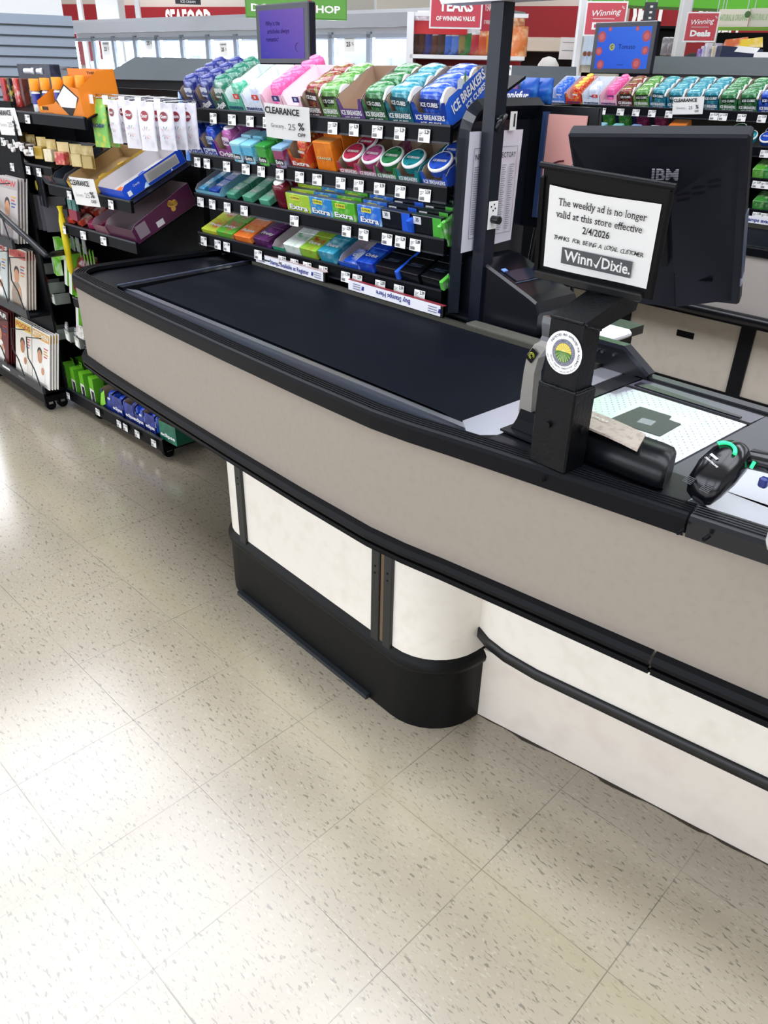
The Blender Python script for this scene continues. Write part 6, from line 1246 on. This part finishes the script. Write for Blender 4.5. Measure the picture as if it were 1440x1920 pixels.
def deals(m,w,h):
    m.text('Winning',h*.24,WHT,TR(0,h*.17,0)@RZ(4),bold=.008,w=w*.70,shear=.25); m.text('Deals',h*.27,WHT,TR(0,-h*.22,0),bold=.05,w=w*.62); m.lo((-w*.30,-h*.01,0),(w*.22,h*.005,.002),WHT)
    for a in (30,60,90): m.lo((0,0,0),(.012,.004,.001),WHT,T=TR(w*.36,h*.27,0)@RZ(a-20)@TR(.012,0,0))
hsign(1096,1174,2,68,7.4,'deals_sign','larger red Winning Deals sign at the top, left of the deli wall','#c8414f',deals)
hsign(1284,1346,22,79,8.6,'deals_sign','smaller red Winning Deals sign at the top right on a white column','#bf3440',deals)
def shop(m,w,h):
    m.text('DOLLAR',h*.40,WHT,TR(-w*.22,-h*.10,0),bold=.03,w=w*.46); m.disc(h*.30,mat('#a02430',.4),TR(w*.13,-h*.04,.001),20); m.text('$',h*.5,WHT,TR(w*.13,-h*.04,.004),bold=.03); m.text('HOP',h*.40,WHT,TR(w*.31,-h*.10,0),bold=.03,w=w*.24); m.text('TREE',.0,WHT,I4) if 0 else None
hsign(460,651,-12,36,8.6,'hanging_sign','green hanging sign reading DOLLAR SHOP behind the purple screen','#5c9a3a',shop,border='#4f8a30')
def blk(m,w,h):
    for k in range(3): m.rect(w*.22,h*.10,WHT,TR(w*.05,h*(.28-.28*k),0))
hsign(1207,1231,4,42,8.2,'aisle_marker','narrow black aisle marker with three white marks near the deli wall','#2c2d33',blk,border='#2c2d33')
hsign(328,376,-14,8,12,'aisle_marker','black aisle sign cut by the top edge above the freezers','#1c1c20',lambda m,w,h: m.text('ICE CREAM',h*.3,WHT,TR(0,-h*.3,0)),border='#1c1c20')
def nat(m,w,h): m.text('NATURAL & ORGANIC',h*.5,mat('#a4c48a',.5),TR(0,0,0),bold=.02,w=w*.92); m.disc(h*.2,mat('#3f6a2f',.5),TR(w*.44,h*.2,.002),8)
hsign(1346,1404,17,50,9,'hanging_sign','cream NATURAL and ORGANIC sign with green lettering at the top right','#e4e0cc',nat,border='#e4e0cc')
hsign(1405,1470,15,50,9.05,'hanging_sign','cream sign panel with pictured vegetables cut by the right edge','#d8d4c4',nat,border='#d8d4c4')
t,w,zt,zb=bgthing('green_soffit','bright green overhead soffit above the right-hand signs','soffit',1080,1500,-40,10,10.5); m=M(); m.rings([[(-w/2,0,zb+.02),(w/2,0,zb-.06),(w/2,.4,zb-.06),(-w/2,.4,zb+.02)],[(-w/2,0,4.55),(w/2,0,4.55),(w/2,.4,4.55),(-w/2,.4,4.55)]],mat('#5fb82a',.5),smooth=False); m.build('soffit_board',t)
hsign(1340,1470,49,57,9.3,'soffit_strip','thin green strip of the soffit showing under the cream NATURAL sign','#8fc84a',lambda m,w,h: m.rect(w*.9,h*.1,mat('#a4d860',.5),I4),border='#8fc84a')  # lower part of the green soffit, built as a separate hung strip
# beige shelving
def bshelf(px0,px1,py0,d,lab,levels):
    t,w,zt,zb=bgthing('beige_shelving',lab,'shelving',px0,px1,py0,130,d); m=M(); m.lo((-w/2,.4,0),(w/2,.45,zt),mat('#2a2826',.6)); m.build('back_panel',t)
    for z in levels: zz=zt-z; m=M(); m.lo((-w/2,0,zz-.06),(w/2,.42,zz),mat('#d8d0be',.5)); m.build('shelf',t)
    for s_ in (-1,1): m=M(); m.lo((s_*w/2-.02,0,0),(s_*w/2+.02,.45,zt),mat('#cfc8b8',.5)); m.build('upright',t)
    return t,w,zt
t,w,zt=bshelf(955,1088,70,9.4,'beige shelving with dark gaps under the wide red panel',(0,.06,.26,.62)); 
bt=TR(*t.location)@RZ(math.degrees(t.rotation_euler.z))
q=far(1065,91,9.2); m=M(FRONT); m.rect(.17,.19,mat('#eceae8',.4),I4); m.lo((-.06,.05,0),(.06,.054,.001),INK).lo((-.06,-.02,0),(.06,-.016,.001),INK); tag(m.build('notice_sheet',loc=tuple(q),rz=YAW+4),'white paper notice taped to the beige shelving','notice')
q=far(973,84,8.08); m=M(); R=[]
for v,th,ww in ((0,.03,1),(.5,.06,1),(1,.004,.95)): R.append([(.075*ww*math.cos(k*PI/6),th*math.sin(k*PI/6),v*.23) for k in range(12)])
zb_=zs
m.rings(R,mat('#d8783a',.3,nz='#e8c89a',nscale=14)); tag(m.build('snack_bag',loc=(q.x,q.y,zb_),rz=YAW),'tall orange snack bag just right of the lane pole','snack bag')
t,w,zt=bshelf(1212,1276,50,10.2,'dark shelving with cream shelves behind the Tomato screen',(.34,far(1244,50,10.2).z-far(1244,104.5,10.0).z)); m=M(); m.lo((-w/2,-.1,zt-.02),(w/2,.4,zt+.0),BLK2); m.build('awning',t)
for i in range(6):
    q=far(1219+i*10,104,10); m=M(); m.lo((-.035,-.02,0),(.035,.03,.17),mat(rnd.choice(['#8f8f94','#a88f4a','#6a6a70']),.25,nz='#d8d8dc',nscale=20),.01); tag(m.build('foil_pack',loc=(q.x+.1,q.y+.1,q.z),rz=YAW),'silver foil pack on the shelf right of the Tomato screen','foil pack','foil packs beside the Tomato screen')
t,w,zt=bshelf(1090,1122,72,8.6,'blue and white poster shelf left of the Tomato screen',(0,far(1106,72,8.6).z-far(1106,92,8.3).z+.12)); 
for i in range(4):
    q=far(1094+i*8,92,8.3)+Vector((-.12,.20,0))*1.0; m=M(); m.lo((-.022,0,-.12),(.022,.02,.12),mat('#d4e2f0',.4,nz='#9fb8d8',nscale=12)); m.disc(.02,mat('#8a4a30',.5),TR(0,-.002,-.03)@FRONT,12); tag(m.build('water_pack',loc=tuple(q),rz=YAW),'pale blue pack with brown round mark, left of the Tomato screen','pack','pale blue packs left of the Tomato screen')
t,w,zt,zb=bgthing('red_cabinet','red cabinet below the right Winning Deals sign','cabinet',1272,1332,80,125,9.6); m=M(); m.lo((-w/2,0,0),(w/2,.4,zt),mat('#a8202a',.5)); m.build('cabinet_body',t)
t,w,zt,zb=bgthing('deli_counter','black-fronted counter under the red wall at the far right','counter',1335,1500,65,90,13); m=M(); m.lo((-w/2,0,0),(w/2,.6,zt-.25),mat('#c8c8c0',.5)); m.build('counter_body',t); m=M(); m.lo((-w/2,-.05,zt-.25),(w/2,.6,zt+.02),BLK2); m.build('canopy',t)
GP=['#7a5aa8','#b4b0c0','#c8c4cc','#8f8a98','#d8c8a0','#a4a0ac']
t,w,zt,zb=bgthing('goods_table','low table of goods behind the rear cooler hood','table',1300,1440,116,130,7.6); m=M(); m.lo((-w/2,0,zb-.1),(w/2,.5,zt),mat('#8f8c88',.5)); m.build('table_top',t)
for s_ in (-1,1):
    for y in (.05,.45): m=M(); m.lo((s_*w*.45-.02,y-.02,0),(s_*w*.45+.02,y+.02,zb-.1),BLK); m.build('leg',t)
for i in range(9):
    q=far(1314+i*6,112,7.7); m=M(); m.lo((-.025,0,0),(.025,.05,.09+.02*(i%3)),mat(GP[i%6],.4,nz='#e8e4ec',nscale=20),.004); tag(m.build('grocery_box',loc=(q.x,q.y,zt),rz=YAW),'small purple or grey grocery box, %s from left behind the rear rack'%ORD[i],'box','small boxes behind the rear rack')
q=far(1385,112,7.65); m=M(); m.rings([[(-.16,0,0),(.16,0,0),(.16,.15,0),(-.16,.15,0)],[(-.15,0,.11),(.18,0,.09),(.18,.15,.09),(-.15,.15,.11)]],mat('#1c2748',.4),smooth=False); m.rings([[(-.05,-.005,.07),(.12,-.005,.06),(.15,.0,.10),(-.02,.0,.11)],[(-.05,.1,.07),(.12,.1,.06),(.15,.1,.10),(-.02,.1,.11)]],WHT,smooth=False); tag(m.build('navy_carton',loc=(q.x,q.y,zt),rz=YAW),'open navy cardboard carton with white flap behind the rear rack','carton')
for i,(px,c) in enumerate(((1378,'#c8643a'),(1405,'#e0c03a'))):
    q=far(px,98,7.7); m=M(); m.rings([[(-.09,-.02,0),(.09,-.02,0),(.09,.06,0),(-.09,.06,0)],[(-.08,-.0,.05),(.08,.0,.07),(.08,.04,.07),(-.08,.04,.05)]],mat(c,.3,nz='#e8d8c0',nscale=14),smooth=False); tag(m.build('snack_bag',loc=(q.x,q.y,zt+.105),rz=YAW),('rust orange','yellow')[i]+' snack bag lying on the navy carton','snack bag')
t,w,zt,zb=bgthing('white_carton','plain white carton at the right edge behind the rear rack','carton',1412,1470,98,118,7.5); m=M(); m.lo((-w/2,0,zb),(w/2,.3,zt),WHT); m.build('carton_body',t)
# two shoppers in the distance
def person(px,pytop,d,label,hair,shirt,skin='#c99a7c',yaw=0):
    q=far(px,pytop,d); H=q.z; t=thing('person',label,'person',(q.x,q.y,0),yaw); s_=H/1.75
    bm_v=[];bm_e=[];rad=[]
    def V(x,y,z,r): bm_v.append((x*s_,y*s_,z*s_)); rad.append(r*s_); return len(bm_v)-1
    pel=V(0,0,.95,.14); ch=V(0,0,1.25,.15); nk_=V(0,0,1.45,.06); hd=V(0,-.01,1.56,.085); tp_=V(0,.0,1.66,.08)
    bm_e+=[(pel,ch),(ch,nk_),(nk_,hd),(hd,tp_)]
    for sx in (-1,1):
        a=V(sx*.19,0,1.38,.055); b=V(sx*.24,.02,1.10,.045); c=V(sx*.23,-.06,.85,.035); bm_e+=[(ch,a),(a,b),(b,c)]
        for k in range(5): f=V(sx*(.215+.012*k),-.09,.76+.004*abs(k-2),.009); bm_e.append((c,f))
        h_=V(sx*.10,0,.86,.10); kn=V(sx*.10,-.02,.48,.065); an=V(sx*.10,0,.08,.045); ft=V(sx*.11,-.16,.03,.035); bm_e+=[(pel,h_),(h_,kn),(kn,an),(an,ft)]
    me=bpy.data.meshes.new('body'); me.from_pydata(bm_v,bm_e,[]); o=bpy.data.objects.new('body',me); COL.objects.link(o)
    md=o.modifiers.new('skin','SKIN'); sv=me.skin_vertices[0].data
    for i,r_ in enumerate(rad): sv[i].radius=(r_,r_)
    sv[0].use_root=True; o.modifiers.new('s','SUBSURF').levels=1; o.modifiers['s'].render_levels=2
    dg=bpy.context.evaluated_depsgraph_get(); me2=bpy.data.meshes.new_from_object(o.evaluated_get(dg)); bpy.data.objects.remove(o)
    for c in (shirt,'#2a2f3a',skin): me2.materials.append(mat(c,.7))
    for p in me2.polygons: p.material_index=0 if .95*s_<p.center.z<1.44*s_ and abs(p.center.z)>0 else 1 if p.center.z<=.95*s_ and abs(p.center.x)<.2*s_ else 2; p.use_smooth=True
    o=bpy.data.objects.new('body',me2); COL.objects.link(o); o.parent=t
    m=M(); R=[]
    for z,r_ in ((1.54,.088),(1.60,.102),(1.68,.098),(1.735,.06),(1.75,.01)): R.append([(r_*s_*math.cos(k*PI/8),(.02+r_*1.08*math.sin(k*PI/8))*s_,z*s_) for k in range(16)])
    m.rings(R,mat(hair,.8)); m.build('hair',t)
    m=M(); m.lo((-.012,-.108,1.575),(.012,-.085,1.605),mat(skin,.6),.004,Matrix.Scale(s_,4)); 
    m.build('nose',t)
person(1033,106,8.7,'person with white hair behind the charcoal hood, only the head showing','#e8e6e2','#6a6f7a',yaw=160)
person(1301,99,8.3,'person with black hair below the right deals sign, only the head showing','#0e0e12','#3a3f4a',yaw=200)
